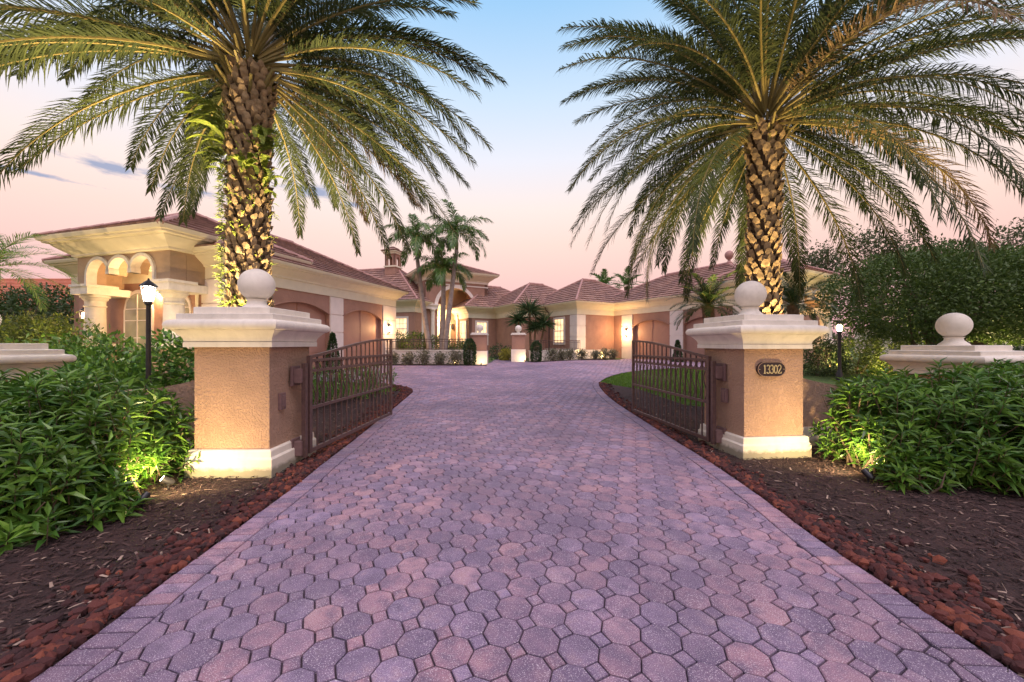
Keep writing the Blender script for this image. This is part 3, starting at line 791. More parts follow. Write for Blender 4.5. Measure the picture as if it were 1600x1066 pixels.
# left garage wing
ops = {'right': [(1.95 + .0, 4.95, 2.9, .38), (5.98, 9.0, 2.9, .38)]}
frL, r0, r1 = hip(cL, lu, lv, 8.3, 11.0, 4.57, .50, .1, ops={'right': [(1.65, 4.75, 2.9, .38), (5.62, 8.62, 2.9, .38)]})
f, L_ = frL['right']
for a0, a1 in ((1.65, 4.75), (5.62, 8.62)): garage(f, a0, a1, 2.9, .38, .1)
for a0, a1 in ((-.05, .65), (.95, 1.65), (4.77, 5.60), (8.72, L_ + .05)): quoin(f, a0, a1, .1, 3.69)
sconce(f, 9.15, 2.45, 90)
ff, LF = frL['front']
for am_, hw_ in ((3.45, .62), (5.4, .45)):
    a0, a1 = am_ - hw_, am_ + hw_
    mb = MB(); ff.slab(mb, [(a0 - .09, .5)] + seg_arch(a0 - .09, a1 + .09, 2.75, .75) + [(a1 + .09, .5)], -.05, .05); w_ = mb.build('window', M['white'], house)
    mb = MB(); ff.slab(mb, [(a0, .6)] + seg_arch(a0, a1, 2.72, .66) + [(a1, .6)], 0, .056); mb.build('pane', M['glass_dark'], w_)
    mb = MB(); ff.box(mb, am_ - .02, am_ + .02, .6, 3.3, .05, .075)
    for z in (1.2, 1.8, 2.4, 2.8): ff.box(mb, a0, a1, z - .015, z + .015, .05, .072)
    mb.build('muntins', M['white'], w_)
quoin(ff, LF - .8, LF + .03, .1, 3.69, .055)
mb = MB(); mb.tube([ff.P(LF - 1.0, 4.4, .35), ff.P(LF - 1.0, 4.2, .3), ff.P(LF - .95, 3.9, .08), ff.P(LF - .95, .2, .08)], .05, 6); mb.build('downspout', M['soffit'], house, smooth=True)
# main body behind, with the arched-bell chimney
cM = V2(-7.0, 28.5) - lu * 14
frM, a_, b_ = hip(cM, lu, lv, 14, 9.0, 4.90, .75, .3)
window(frM['front'][0], 14 - 1.1 - 1.15, .95, 2.0, 3.55, 3, 4)
# cupola chimney
def chimney(x, y, zb, zt):
    mb = MB(); mb.box((x, y, (zb + zt - 1.9) / 2), (1.0, 1.0, zt - 1.9 - zb), R(-15)); ch = mb.build('chimney', M['wall'], house)
    rz = R(-15)
    z0, z1 = zt - 1.9, zt - .75
    mb = MB(); mb.box((x, y, z0 + .05), (1.16, 1.16, .12), rz); mb.build('chimney_moulding', M['soffit'], ch)
    mb = MB(); mb.box((x, y, z1 + .06), (1.2, 1.2, .16), rz); mb.box((x, y, z1 + .18), (1.4, 1.4, .1), rz); mb.build('chimney_moulding', M['soffit'], ch)
    for k in range(4):
        a = rz + k * pi / 2; u_ = V2(cos(a), sin(a)); n_ = V2(sin(a), -cos(a)); fr = Frame(V2(x, y) - u_ * .5 + n_ * .5, u_, n_)
        mb = MB(); poly = [(0, z0 + .1), (.27, z0 + .1)] + seg_arch(.27, .73, z0 + .68, .23) + [(.73, z0 + .1), (1.0, z0 + .1), (1.0, z1), (0, z1)]
        fr.slab(mb, poly, 0, -.16); mb.build('belfry_wall', M['wall'], ch)
    mb = MB(); mb.uv = []
    h = .75; pts = [(x + (a * cos(rz) - b_ * sin(rz)) * h, y + (a * sin(rz) + b_ * cos(rz)) * h, z1 + .24) for a, b_ in ((-1, -1), (1, -1), (1, 1), (-1, 1))]; ap = (x, y, zt)
    for k in range(4): roof_face(mb, pts[k], pts[(k + 1) % 4], ap, ap)
    mb.build('chimney_roof', M['rooft'], ch)
chimney(-10.4, 33.6, 6.5, 10.15)
# entrance tower
ru, rv = V2(.866, .5), V2(-.5, .866)
frT, a_, b_ = hip((-7.16, 29.6), ru, rv, 7.0, 7.0, 7.5, .42, .4, cornice=1.25, ops={'front': [(.98, 4.14, 4.65, 1.58)]}, inset=.75, fz=.78)
f, L_ = frT['front']
mb = MB(); f.box(mb, -.03, L_ + .03, 6.42, 6.52, -.05, .05); f.box(mb, -.03, L_ + .03, 6.75, 6.9, -.05, .06); mb.build('string_course', M['white'], house)
mb = MB()
oa = [(.98 + 1.58 + 1.58 * cos(pi - pi * k / 20), 4.65 + 1.58 * sin(pi - pi * k / 20)) for k in range(21)]
ob = [(.98 + 1.58 + 1.85 * cos(pi - pi * k / 20), 4.65 + 1.85 * sin(pi - pi * k / 20)) for k in range(21)]
for k in range(20):
    q0, q1, q2, q3 = oa[k], oa[k + 1], ob[k + 1], ob[k]
    mb.hexa([f.P(*q0, -.05), f.P(*q1, -.05), f.P(*q2, -.05), f.P(*q3, -.05), f.P(*q0, .08), f.P(*q1, .08), f.P(*q2, .08), f.P(*q3, .08)])
mb.build('arch_surround', M['white'], house)
mb = MB()
f.box(mb, .6, 4.6, .5, 6.6, -1.75, -1.6); f.box(mb, .7, .95, .5, 6.6, -1.6, -.3); f.box(mb, 4.17, 4.4, .5, 6.6, -1.6, -.3); f.box(mb, .6, 4.6, 6.3, 6.45, -1.6, -.3); mb.build('porch_wall', M['wall_tan'], house)
fd = Frame(f.P(0, 0, -1.6)[:2], f.u, f.n)
window(fd, 1.85, 1.5, .75, 3.3, 3, 3, 'pane', .1); window(fd, 1.85, 1.5, 3.55, 4.5, 4, 2, 'pane', .1)
mb = MB(); f.box(mb, -.75, .98, 4.40, 4.75, -.2, .25); f.box(mb, -.8, 1.05, 4.68, 4.78, -.2, .32); mb.build('entablature', M['white'], house)
for a in (-.35, .55): p = f.P(a, 0, .1); column(p[0], p[1], .55, 4.40, .17)
p = f.P(3.0, 0, -.7); column(p[0], p[1], .55, 4.5, .12)
for a in (.95, 2.85):
    mb = MB(); q_ = fd.P(a, 3.0, .12); mb.lathe((q_[0], q_[1], 2.85), [(.05, 0), (.1, .1), (.1, .35), (.02, .5)], 8); mb.build('porch_lantern', M['dark'], house)
p = f.P(1.9, 3.4, -.8); light('POINT', p, 260, (1, .70, .36), rad=.15)
p = f.P(3.4, 1.0, -.5); light('POINT', p, 60, (1, .70, .36), rad=.15)
# stepped wings to the right of the tower
A1, A3, Cc = V2(-3.7, 30.2), V2(.14, 28.5), V2(4.4, 26.4)
fr1, _, _ = hip(A1, ru, rv, 9, 7.6, 4.574, .60, .4)
fr2, _, _ = hip(A3, ru, rv, 9, 7.6, 4.578, .60, .4)
fr3, _, _ = hip(Cc, ru, rv, 9, 7.6, 4.582, .60, .4)
f, L_ = fr1['front']; window(f, 1.15, .85, 1.65, 3.35, 3, 4); quoin
fl, L2 = fr1['left']; window(fl, L2 - 1.0, .9, 1.65, 3.35, 3, 4)
f, L_ = fr3['left']; window(f, L_ - 2.05, 1.1, 1.7, 3.45, 3, 4); quoin(f, L_ - .75, L_ + .03, .5, 3.69, .05)
mb = MB(); f.box(mb, L_ - 4.2, L_ - .78, .3, 1.25, -.05, .04); mb.build('wall_base', M['white'], house)
mb = MB(); mb.tube([f.P(L_ - 3.3, 4.45, .45), f.P(L_ - 3.3, 4.25, .4), f.P(L_ - 3.3, 4.0, .08), f.P(L_ - 3.3, .6, .07)], .045, 6); mb.build('downspout', M['iron'], house)
f, L_ = fr3['front']; quoin(f, -.03, .75, .5, 3.69, .045)
mb = MB(); f.box(mb, .77, 5, .3, 1.18, -.05, .04); mb.build('wall_base', M['white'], house)
# right garage wing
N_ = V2(12.6, 19.3)
frR, r0, r1 = hip(N_, ru, rv, 8.3, 13.0, 4.587, .53, .2, ops={'left': [(13 - 1.1 - 8.35, 13 - 1.1 - 5.35, 2.85, .38), (13 - 1.1 - 4.3, 13 - 1.1 - 1.3, 2.85, .38)]})
f, L_ = frR['left']
for a0, a1 in ((L_ - 8.35, L_ - 5.35), (L_ - 4.3, L_ - 1.3)): garage(f, a0, a1, 2.85, .38, .3)
for a0, a1 in ((L_ - 9.42, L_ - 8.42), (L_ - 5.3, L_ - 4.36), (L_ - 1.25, L_ - .3)): quoin(f, a0, a1, .3, 3.69)
sconce(f, L_ - 8.95, 2.45, 170)
fz_, LZ = frR['front']; quoin(fz_, -.03, .7, .2, 3.69, .055)
mb = MB(); p = Vector(r0); mb.lathe((p.x, p.y, p.z), [(.2, -.1), (.2, .1), (.1, .18), (.08, .28), (.16, .34), (.25, .48), (.27, .62), (.22, .76), (.1, .86), (.01, .88)], 16); mb.build('roof_finial', M['ridge'], house, smooth=True)

# porticos
def portico(PA, u, v, mirror, nm, glow):
    # PA = near corner eave (camera side inner corner). u: along the front away from the court, v: into the house
    u = Vector(u).normalized(); v = Vector(v).normalized(); PA = Vector(PA); W, D = 5.5, 5.5; ze = 4.96
    c = PA if not mirror else PA + u * W; uu = u if not mirror else -u
    fr, r0, r1 = hip(c, uu, v, W, D, ze + (.003 if mirror else 0), .50, walls=False, cornice=1.12, inset=.67, fz=.56)
    # front wall with three lobes
    f0 = Frame(PA + u * .67 + v * .67, u, -v); L = W - 1.34
    o0, o1, zc_ = .66, 3.62, 3.8; r = (o1 - o0) / 6 - .0
    def lobes(rr, zb, grow=0):
        pts = []
        for k in range(3):
            cx = o0 + r * (2 * k + 1)
            for i in range(13):
                a = pi - pi * i / 12; x, z = cx + rr * cos(a), zc_ + rr * sin(a)
                if k > 0 and x < o0 + 2 * r * k: continue
                if k < 2 and x > o0 + 2 * r * (k + 1): continue
                pts.append((x, z))
        return pts
    poly = [(0, 3.5), (o0, 3.5)] + lobes(r, 3.5) + [(o1, 3.5), (L, 3.5), (L, 4.45), (0, 4.45)]
    mb = MB(); f0.slab(mb, poly, 0, -.45); mb.build('portico_wall', M['wall_tan'], house)
    mb = MB()
    A_ = lobes(r - .008, 3.5); 
    path = [(o0, 3.5)] + A_ + [(o1, 3.5)]
    for a, b_ in zip(path, path[1:]):
        if math.hypot(a[0] - b_[0], a[1] - b_[1]) < 1e-4: continue
        def out(p):
            k = min(2, max(0, int((p[0] - o0) / (2 * r)))); cx = o0 + r * (2 * k + 1); dx, dz = p[0] - cx, max(0, p[1] - zc_)
            if p[1] < zc_ - .001: return (p[0] + (-.1 if p[0] < 2 else .1), p[1])
            l = math.hypot(dx, dz) + 1e-9; return (p[0] + dx / l * .1, p[1] + dz / l * .1)
        c0, c1 = out(a), out(b_)
        mb.hexa([f0.P(*a, -.2), f0.P(*b_, -.2), f0.P(*c1, -.2), f0.P(*c0, -.2), f0.P(*a, .06), f0.P(*b_, .06), f0.P(*c1, .06), f0.P(*c0, .06)])
    mb.build('arch_surround', M['trim'], house)
    # side walls above columns
    for a, sgn in ((0, 1), (L, -1)):
        fs = Frame(Vector(f0.P(a, 0)[:2]), v, -u * sgn); mb = MB(); fs.box(mb, .46, 2.6, 3.5, 4.45, 0, -.3); mb.build('portico_wall', M['wall_tan'], house)
    # entablature blocks, columns, pedestals
    for a in (.28, L - .28):
        p = f0.P(a, 0, -.3); mb = MB()
        f0.box(mb, a - .42, a + .40, 3.2, 3.44, -.66, .12); f0.box(mb, a - .45, a + .43, 3.44, 3.52, -.68, .15)
        mb.build('entablature', M['trim'], house)
        column(p[0], p[1], 1.6, 3.2, .27)
        mb = MB(); f0.box(mb, a - .40, a + .40, 0, 1.45, -.7, .1); mb.build('pedestal', M['wall_tan'], house)
        mb = MB(); f0.box(mb, a - .46, a + .46, 1.45, 1.6, -.76, .16); mb.build('pedestal_cap', M['trim'], house)
        mb = MB(); f0.box(mb, a - .42, a + .4, 3.2, 3.44, -1.9, -.66); mb.build('entablature', M['trim'], house)
    mb = MB(); f0.box(mb, .1, L - .1, 4.3, 4.4, -2.4, -.45); mb.build('portico_ceiling', M['wall_tan'], house)
    light('POINT', f0.P(L / 2, 3.3, -1.0), glow, (1, .62, .28), rad=.2)
    return f0
fP = portico((-9.76, 10.65), -lu, lv, True, 'west', 170)
fQ = portico((13.3, 17.4), ru, rv, False, 'east', 90)
# lamp at the west side of the left portico
mb = MB(); q_ = Frame(V2(-13.97, 12.47), -lu, -lv)
sconce(Frame(V2(-14.35, 13.05), -lu, -lv), .0, 2.55, 16)

# ------------------------------------------------------------------ planter walls, entry pillars, railings
def planter(a, b_, z0, z1, label, th=.25):
    a, b_ = V2(*a), V2(*b_); d = (b_ - a).normalized(); n = V2(d.y, -d.x)
    root = empty('garden_wall', (a.x, a.y, z0), label, 'wall', 'low planter walls')
    fr = Frame(a, d, n); L = (b_ - a).length
    mb = MB(); fr.box(mb, 0, L, z0 - .3, z1, -th, 0); mb.build('wall_body', M['white'], root)
    mb = MB(); fr.box(mb, -.02, L + .02, z1, z1 + .05, -th - .03, .03); mb.build('coping', M['trim'], root)
    return fr, L
def railing(fr, L, z0, h, label):
    p = fr.P(0, z0, -.12); root = empty('iron_railing', p, label, 'railing', 'iron railings on the planter walls')
    mb = MB()
    for z, t in ((z0 + .06, .012), (z0 + h, .02), (z0 + h - .12, .012)): fr.box(mb, 0, L, z - t, z + t, -.135, -.105)
    mb.build('rails', M['iron'], root)
    n = int(L / .14); mb = MB()
    for k in range(n + 1): a = L * k / n; fr.box(mb, a - .009, a + .009, z0, z0 + h, -.129, -.111)
    o = mb.build('bars', M['iron'], root); o['kind'] = 'stuff' if n > 100 else 'part'
    if n <= 100: del o['kind']
f1, L1 = planter((-8.2, 20.9), (-1.95, 20.6), g(20.6), 1.22, 'cream planter wall in front of the three slim palms')
railing(f1, L1, 1.27, .58, 'iron railing above the planter wall under the three slim palms')
f2, L2 = planter((1.2, 23.3), (4.75, 26.3), .53, 1.15, 'cream planter wall running from the right entry pillar to the villa')
railing(f2, L2, 1.2, .62, 'iron railing between the yucca and the right entry pillar')
def entry_pillar(x, y, label):
    z0 = g(y); root = empty('entry_pillar', (x, y, z0), label, 'pillar', 'entry pillars by the front walk')
    mb = MB(); mb.box((x, y, z0 + .3), (.86, .86, .85)); mb.build('base', M['white'], root)
    mb = MB(); mb.box((x, y, z0 + 1.15), (.78, .78, .86)); mb.build('shaft', M['wall'], root)
    mb = MB(); mb.box((x, y, z0 + 1.61), (.92, .92, .07)); mb.box((x, y, z0 + 1.67), (.8, .8, .06)); mb.build('cap', M['trim'], root)
    mb = MB(); mb.lathe((x, y, z0 + 1.7), [(.12, 0), (.07, .05), (.07, .08)], 16); mb.lathe((x, y, z0 + 1.96), [(max(.001, .2 * cos(-pi / 2 + pi * k / 14)), .2 * sin(-pi / 2 + pi * k / 14)) for k in range(15)], 24); mb.build('ball_finial', M['trim'], root, smooth=True)
entry_pillar(-1.75, 20.8, 'mauve entry pillar with ball at the end of the left planter wall')
entry_pillar(.38, 23.0, 'mauve entry pillar with ball right of the front walk beside the yucca')
for a, b_, lb in ((V2(-8.2, 20.9), V2(-1.3, 20.6), 'bark bed in front of the left planter wall'), (V2(.9, 22.75), V2(5.6, 26.1), 'bark bed in front of the right planter wall')):
    d = (b_ - a).normalized(); n = V2(d.y, -d.x); P = [tuple(a), tuple(a + n * .75), tuple(b_ + n * .75), tuple(b_)]
    mb = MB(); mb.add([(x, y, g(y) + .02) for x, y in P] + [(x, y, g(y) - .1) for x, y in P], [(0, 1, 2, 3), (0, 4, 5, 1), (1, 5, 6, 2), (2, 6, 7, 3)]); tag(mb.build('planting_bed', M['soil']), lb, None, None, 'structure')
mb = MB(); mb.add([(x, y, g(y) + .03) for x, y in ((4.9, 25.2), (7.9, 26.6), (7.6, 27.3), (5.0, 26.2))], [(0, 1, 2, 3)]); tag(mb.build('planting_bed', M['soil']), 'bark bed along the villa wall', None, None, 'structure')

# lamp post
def lamp_post(x, y, zb, zl, label, mat, power, r=.045):
    root = empty('lamp_post', (x, y, zb), label, 'lamp post', 'garden lamp posts')
    mb = MB(); mb.lathe((x, y, zb), [(r * 1.9, -.1), (r * 1.9, .15), (r * 1.2, .25), (r, .35), (r * .85, zl - zb - .22), (r * 1.4, zl - zb - .2), (r * 1.4, zl - zb - .15)], 12); mb.build('post', M['dark'], root, smooth=True)
    mb = MB(); zl_ = zl
    for k in range(4):
        a = pi / 4 + k * pi / 2; mb.tube([(x + .07 * cos(a), y + .07 * sin(a), zl_ - .15), (x + .11 * cos(a), y + .11 * sin(a), zl_ + .14)], .008, 4)
    mb.lathe((x, y, zl_ + .14), [(.13, 0), (.14, .02), (.07, .09), (.02, .13), (.01, .17)], 10); mb.build('lantern', M['dark'], root)
    mb = MB(); mb.lathe((x, y, zl_ - .1), [(.05, -.03), (.085, .04), (.09, .16), (.05, .22)], 10); mb.build('bulb', mat, root, smooth=True)
    light('POINT', (x, y - .02, zl + .0), power, (1, .86, .62), rad=.06)
lamp_post(-7.1, 7.5, .05, 2.56, 'black garden lamp post with bright lantern in front of the left portico', M['bulbw'], 110)
lamp_post(12.45, 14.6, .3, 2.2, 'short lamp post glowing beside the dark rounded tree on the right', M['bulb'], 90, .06)

# ------------------------------------------------------------------ vegetation
def leaf(mb, p, d, up, l, w, fold=.25, droop=.25):
    d = d.normalized(); s_ = d.cross(up)
    if s_.length < 1e-4: s_ = d.orthogonal()
    s_.normalize(); n = s_.cross(d)
    m1 = p + d * (l * .42) + n * (-.0); t = p + d * l - n * (l * droop * .6)
    a = m1 + s_ * w / 2 + n * (w * fold); b_ = m1 - s_ * w / 2 + n * (w * fold)
    mb.add([tuple(p), tuple(a), tuple(t), tuple(b_), tuple(m1 - n * l * droop * .1)], [(0, 4, 1), (1, 4, 2), (2, 4, 3), (3, 4, 0)])
def leaf2(mb, p, d, s_, l, w):
    t = p + d * l; m_ = p + d * (l * .5)
    mb.add([tuple(p), tuple(m_ + s_ * (w / 2)), tuple(t), tuple(m_ - s_ * (w / 2))], [(0, 1, 2, 3)])
def rv3():
    while True:
        v = Vector((uni(-1, 1), uni(-1, 1), uni(-1, 1)))
        if .05 < v.length < 1: return v.normalized()
UP = Vector((0, 0, 1))
def blob_points(lumps, n, shell=.35):
    """random points near the surface of a union of ellipsoids; gives (point, outward)"""
    tot = sum(r[0] * r[1] + r[0] * r[2] for _, r in lumps); out = []
    for c, r in lumps:
        k = int(n * (r[0] * r[1] + r[0] * r[2]) / tot)
        for _ in range(k):
            d = rv3(); q_ = 1 - shell * rnd() ** 1.6
            out.append((Vector((c[0] + d.x * r[0] * q_, c[1] + d.y * r[1] * q_, c[2] + d.z * r[2] * q_)), Vector((d.x / r[0], d.y / r[1], d.z / r[2])).normalized()))
    return out
def crown(lumps, n, ls, mat, name='crown', parent=None, zmin=-1, k=4, shell=.35, w=.45, rag=0):
    mb = MB()
    for p, o in blob_points(lumps, n, shell):
        if p.z < zmin: continue
        if rag: p = p + o * (rnd() ** 3 * rag)
        for _ in range(k):
            d = (o * .7 + rv3() * .9 + UP * .15).normalized(); q_ = p + rv3() * ls * .9
            s_ = d.cross(rv3())
            if s_.length < .01: continue
            l = ls * uni(.6, 1.25); leaf2(mb, q_, d, s_.normalized(), l, l * w)
    return mb.build(name, mat, parent)
def tree(x, y, zb, lumps, n, ls, mat, name, label, cat='tree', group=None, trunk_r=.12, k=4, fork=5, shell=.35, rag=0, w=.45):
    root = empty(name, (x, y, zb), label, cat, group)
    crown(lumps, n, ls, mat, 'crown', root, zb - .1, k, shell, w, rag)
    mb = MB()
    cs = sorted(lumps, key=lambda q_: -q_[1][0])[:fork]
    fork_z = zb + (min(c[2] for c, _ in cs) - zb) * .35
    mb.tube([(x, y, zb - .2), (x + uni(-.1, .1) * trunk_r * 4, y, (zb + fork_z) / 2), (x, y, fork_z)], [trunk_r * 1.25, trunk_r, trunk_r * .9], 7)
    for c, r in cs:
        for q_ in range(3):
            t = Vector(c) + rv3() * min(r) * .6; a = Vector((x, y, fork_z - .1)); m1 = a.lerp(t, .5) + rv3() * trunk_r * 2.5
            mb.tube([a, a.lerp(m1, .5) + rv3() * trunk_r, m1, t], [trunk_r * .65, trunk_r * .5, trunk_r * .38, trunk_r * .12], 5)
    mb.build('trunk', M['wood'], root)
    return root

# big foreground shrubs: shoots with whorled lance leaves
def big_shrub(lumps, n, label, zmin, box, seed, tall=0):
    random.seed(seed); root = empty('leafy_shrub', (lumps[0][0][0], lumps[0][0][1], 0), label, 'shrub', 'large shrubs beside the gate pillars')
    mb = MB(); st = MB()
    for p, o in blob_points(lumps, n, .55):
        if p.z < zmin or p.z < .08 or not (box[0] < p.x < box[1] and box[2] < p.y < box[3]): continue
        if any((p.x - lx) ** 2 + (p.y - ly) ** 2 < .30 ** 2 and p.z < .95 for lx, ly in ((-3.55, 4.0), (-3.6, 4.3), (4.05, 4.72), (4.0, 5.0))): continue
        ax = (o * uni(.35, .9) + UP * uni(.45, 1.1) + rv3() * .35).normalized(); L = uni(.16, .3)
        p0 = p - ax * L; st.tube([tuple(p0 - ax * .1), tuple(p)], [.006, .003], 3)
        nl = random.randint(9, 14); ph = uni(0, 6.28)
        e1 = ax.orthogonal().normalized(); e2 = ax.cross(e1)
        sz = uni(.8, 1.2)
        for k in range(nl):
            t = (k + 1) / nl; a = ph + k * 2.399; rad = e1 * cos(a) + e2 * sin(a)
            el = .2 + 1.0 * t ** 1.5; d = (rad + ax * el + rv3() * .15).normalized()
            l = (.20 - .07 * t) * sz * uni(.85, 1.15); leaf(mb, p0 + ax * (L * t), d, ax, l, l * .27, .3, .4)
    mb.build('leaves', M['shrub'], root)
    for q_ in range(60):
        c, r = random.choice(lumps); t = Vector(c) + Vector((uni(-.8, .8) * r[0], uni(-.8, .8) * r[1], uni(0, .6) * r[2])); b0 = Vector((c[0] + uni(-.6, .6) * r[0], c[1] + uni(-.6, .6) * r[1], -.02))
        if box[0] < t.x < box[1] and box[2] < t.y < box[3]: st.tube([b0, b0.lerp(t, .5) + rv3() * .05, t], [.012, .009, .005], 4)
    st.build('stems', M['wood'], root)
big_shrub([((-4.35, 3.75, .55), (.78, .95, .76)), ((-4.25, 4.45, .42), (.55, .5, .66)), ((-5.2, 3.7, .60), (1.0, .95, .80)), ((-6.2, 3.9, .60), (1.1, 1.0, .80)), ((-5.2, 4.55, .6), (1.2, .6, .72)), ((-4.05, 3.35, .25), (.5, .5, .5)), ((-3.72, 3.5, .1), (.3, .22, .3)), ((-6.8, 4.6, .5), (.9, .6, .65))], 2500,
          'dense green lance leaf shrub between the left frame edge and the left gate pillar', .04, (-9, -3.38, 2.6, 5.15), 11)
big_shrub([((4.8, 4.95, .52), (.72, .7, .72)), ((5.5, 4.8, .56), (1.0, 1.05, .78)), ((6.6, 4.9, .58), (1.1, 1.15, .80)), ((7.7, 5.1, .58), (1.1, 1.1, .82)), ((4.65, 4.6, .3), (.5, .55, .5)), ((6.0, 4.2, .3), (1.1, .6, .45)), ((4.35, 4.2, .1), (.35, .2, .3))], 2500,
          'dense green lance leaf shrub in front of the low right end pillar', .04, (3.95, 9.5, 3.3, 6.05), 12)

# palms
def frond(mb, org, az, el0, L, droop, nl, ll, lw, vup, rr, rmat, lmat, start=.16, stiff=.35, side_jit=.25, curl=0, power=1.25):
    S = Vector((-sin(az), cos(az), 0)); N = 14; p = Vector(org); pts = [p.copy()]; Ts = []
    azc = az
    for i in range(N):
        t = (i + .5) / N; el = el0 - droop * t ** power; azc = az + curl * t
        T = Vector((cos(azc) * cos(el), sin(azc) * cos(el), sin(el))); Ts.append(T); p = p + T * (L / N); pts.append(p.copy())
    mb.use(rmat); mb.tube(pts, [rr * (1 - .85 * i / N) for i in range(N + 1)], 4)
    mb.use(lmat); Sx = Vector((-sin(azc), cos(azc), 0))
    for k in range(nl):
        s = start + (1 - start) * (k + rnd() * .6) / nl; i = min(N - 1, int(s * N)); q_ = pts[i].lerp(pts[i + 1], s * N - i); T = Ts[i]
        n = Sx.cross(T); n = n if n.z > 0 else -n
        prof = min(1, .45 + 2.2 * (s - start)) * (1 - .62 * max(0, (s - .55) / .45) ** 1.5)
        for sg in (-1, 1):
            al = R(62 - 34 * s) + uni(-.12, .12); be = vup + uni(-side_jit, side_jit)
            d = T * cos(al) + (Sx * sg * cos(be) + n * sin(be)) * sin(al)
            l = ll * prof * uni(.85, 1.1); w_ = n.cross(d) * .6 + n * .4 if 0 else d.cross(n)
            if w_.length < 1e-4: continue
            w_.normalize(); m_ = q_ + d * (l * .5); d2 = (d - UP * stiff).normalized(); t_ = m_ + d2 * (l * .5); hw = lw / 2
            mb.add([tuple(q_ - w_ * hw * .5), tuple(q_ + w_ * hw * .5), tuple(m_ + w_ * hw), tuple(m_ - w_ * hw), tuple(t_)], [(0, 1, 2, 3), (3, 2, 4)])
def boots_trunk(x0, y0, z0, x1, y1, z1, r, root, flare_top=1.25, rows=.125, seed=3, na=10):
    random.seed(seed); mb = MB(); N = 16
    path = [Vector((x0, y0, z0)).lerp(Vector((x1, y1, z1)), k / N) for k in range(N + 1)]
    mb.use(M['boot_dark']); mb.tube(path, [r * .86 * (1 + (flare_top - 1) * max(0, (k / N - .8) / .2)) for k in range(N + 1)], 14)
    mb.use(M['boot']); H = z1 - z0; nr = int(H / rows)
    for j in range(nr):
        for k in range(na):
            a = 2 * pi * (k + .5 * (j % 2) + .21 * j) / na + uni(-.1, .1); t = (j + uni(-.12, .12)) / nr
            c = Vector((x0, y0, z0)).lerp(Vector((x1, y1, z1)), max(0, t)); f = 1 + (flare_top - 1) * max(0, (t - .8) / .2)
            o = Vector((cos(a), sin(a), 0)); s_ = Vector((-sin(a), cos(a), 0)); rr = r * f * .84
            w = 2 * pi * r * f / na * uni(.42, .6); h = rows * uni(1.0, 1.5); out = r * uni(.12, .40)
            b0 = c + o * rr - UP * .02; tl = c + o * (rr + out) + UP * h
            vs = [b0 - s_ * w * .55, b0 + s_ * w * .55, c + o * (rr + out * .8) + s_ * w * .75 + UP * h * .55, tl + s_ * w * uni(.2, .45), tl - s_ * w * uni(.2, .45) + UP * uni(-.03, .03), c + o * (rr + out * .8) - s_ * w * .75 + UP * h * .55, c + o * rr * .9 + UP * h * .9, c + o * (rr + out * .75) + UP * h * .35]
            mb.add([tuple(v) for v in vs], [(0, 1, 7), (1, 2, 7), (2, 3, 7), (3, 4, 7), (4, 5, 7), (5, 0, 7), (2, 6, 3), (3, 6, 4), (4, 6, 5)])
    return mb.build('trunk', None, root)
def date_palm(x, y, zc, r, L, nf, label, seed, lean=(0, 0), clear=False, flare=1.25):
    root = empty('date_palm', (x, y, 0), label, 'palm tree', 'large feather palms behind the gate pillars')
    M.setdefault('dead', leafmat('dry_palm_leaf', (.16, .11, .06), (.26, .18, .09), .8, .2))
    x1, y1 = x + lean[0], y + lean[1]
    boots_trunk(x, y, -.1, x1, y1, zc - .1, r, root, seed=seed, flare_top=flare, rows=.10 if clear else .125, na=13 if clear else 10)
    random.seed(seed + 1); mb = MB()
    for k in range(nf):
        t = k / nf; az = k * 2.39996 + uni(-.2, .2)
        el0 = R((-18 if clear else -30) + (93 if clear else 105) * t) + uni(-.08, .08); droop = R((50 if clear else 60) + 18 * t) + uni(-.15, .15) if t < .5 else R(92 - 40 * t) + uni(-.1, .1)
        ca_z = math.atan2(-y, -x); dz_ = abs((az + .0 - ca_z + pi) % (2 * pi) - pi)
        if not clear and t < .14 and -1.2 < math.atan2(sin(az), cos(az)) < .35: continue
        if t < .62 and dz_ < (.62 if clear else .30): continue
        l = L * uni(.9, 1.08) * (1 if t < .8 else .85)
        org = Vector((x1 + cos(az) * r * .75 * (1 - t * .6), y1 + sin(az) * r * .75 * (1 - t * .6), zc - .15 + .45 * t))
        frond(mb, org, az, el0, l, droop, 165, .47, .0195, R(8) + uni(-.25, .25), .026, M['rachis'], M['dead' if rnd() < .03 and t < .5 else 'date'], .13, uni(.35, .75), .75, uni(-.45, .45))
    mb.build('crown', None, root)
    # fibre and cut leaf bases at the crown
    mb = MB()
    for k in range(70):
        az = uni(0, 6.28); a = Vector((x1 + cos(az) * r * .7, y1 + sin(az) * r * .7, zc - uni(.1, .7))); d = Vector((cos(az), sin(az), uni(.6, 1.6))).normalized(); mb.tube([a, a + d * uni(.15, .45)], [.035, .02], 4)
    mb.build('leaf_bases', M['rachis'], root)
    return root
date_palm(-4.48, 6.55, 6.35, .31, 4.15, 126, 'huge feather palm with rough trunk and ferns behind the left gate pillar', 21, (.0, 0), True, 1.2)
date_palm(5.02, 7.75, 6.05, .285, 4.45, 136, 'huge feather palm with diamond patterned trunk behind the numbered pillar', 31, (.1, 0))

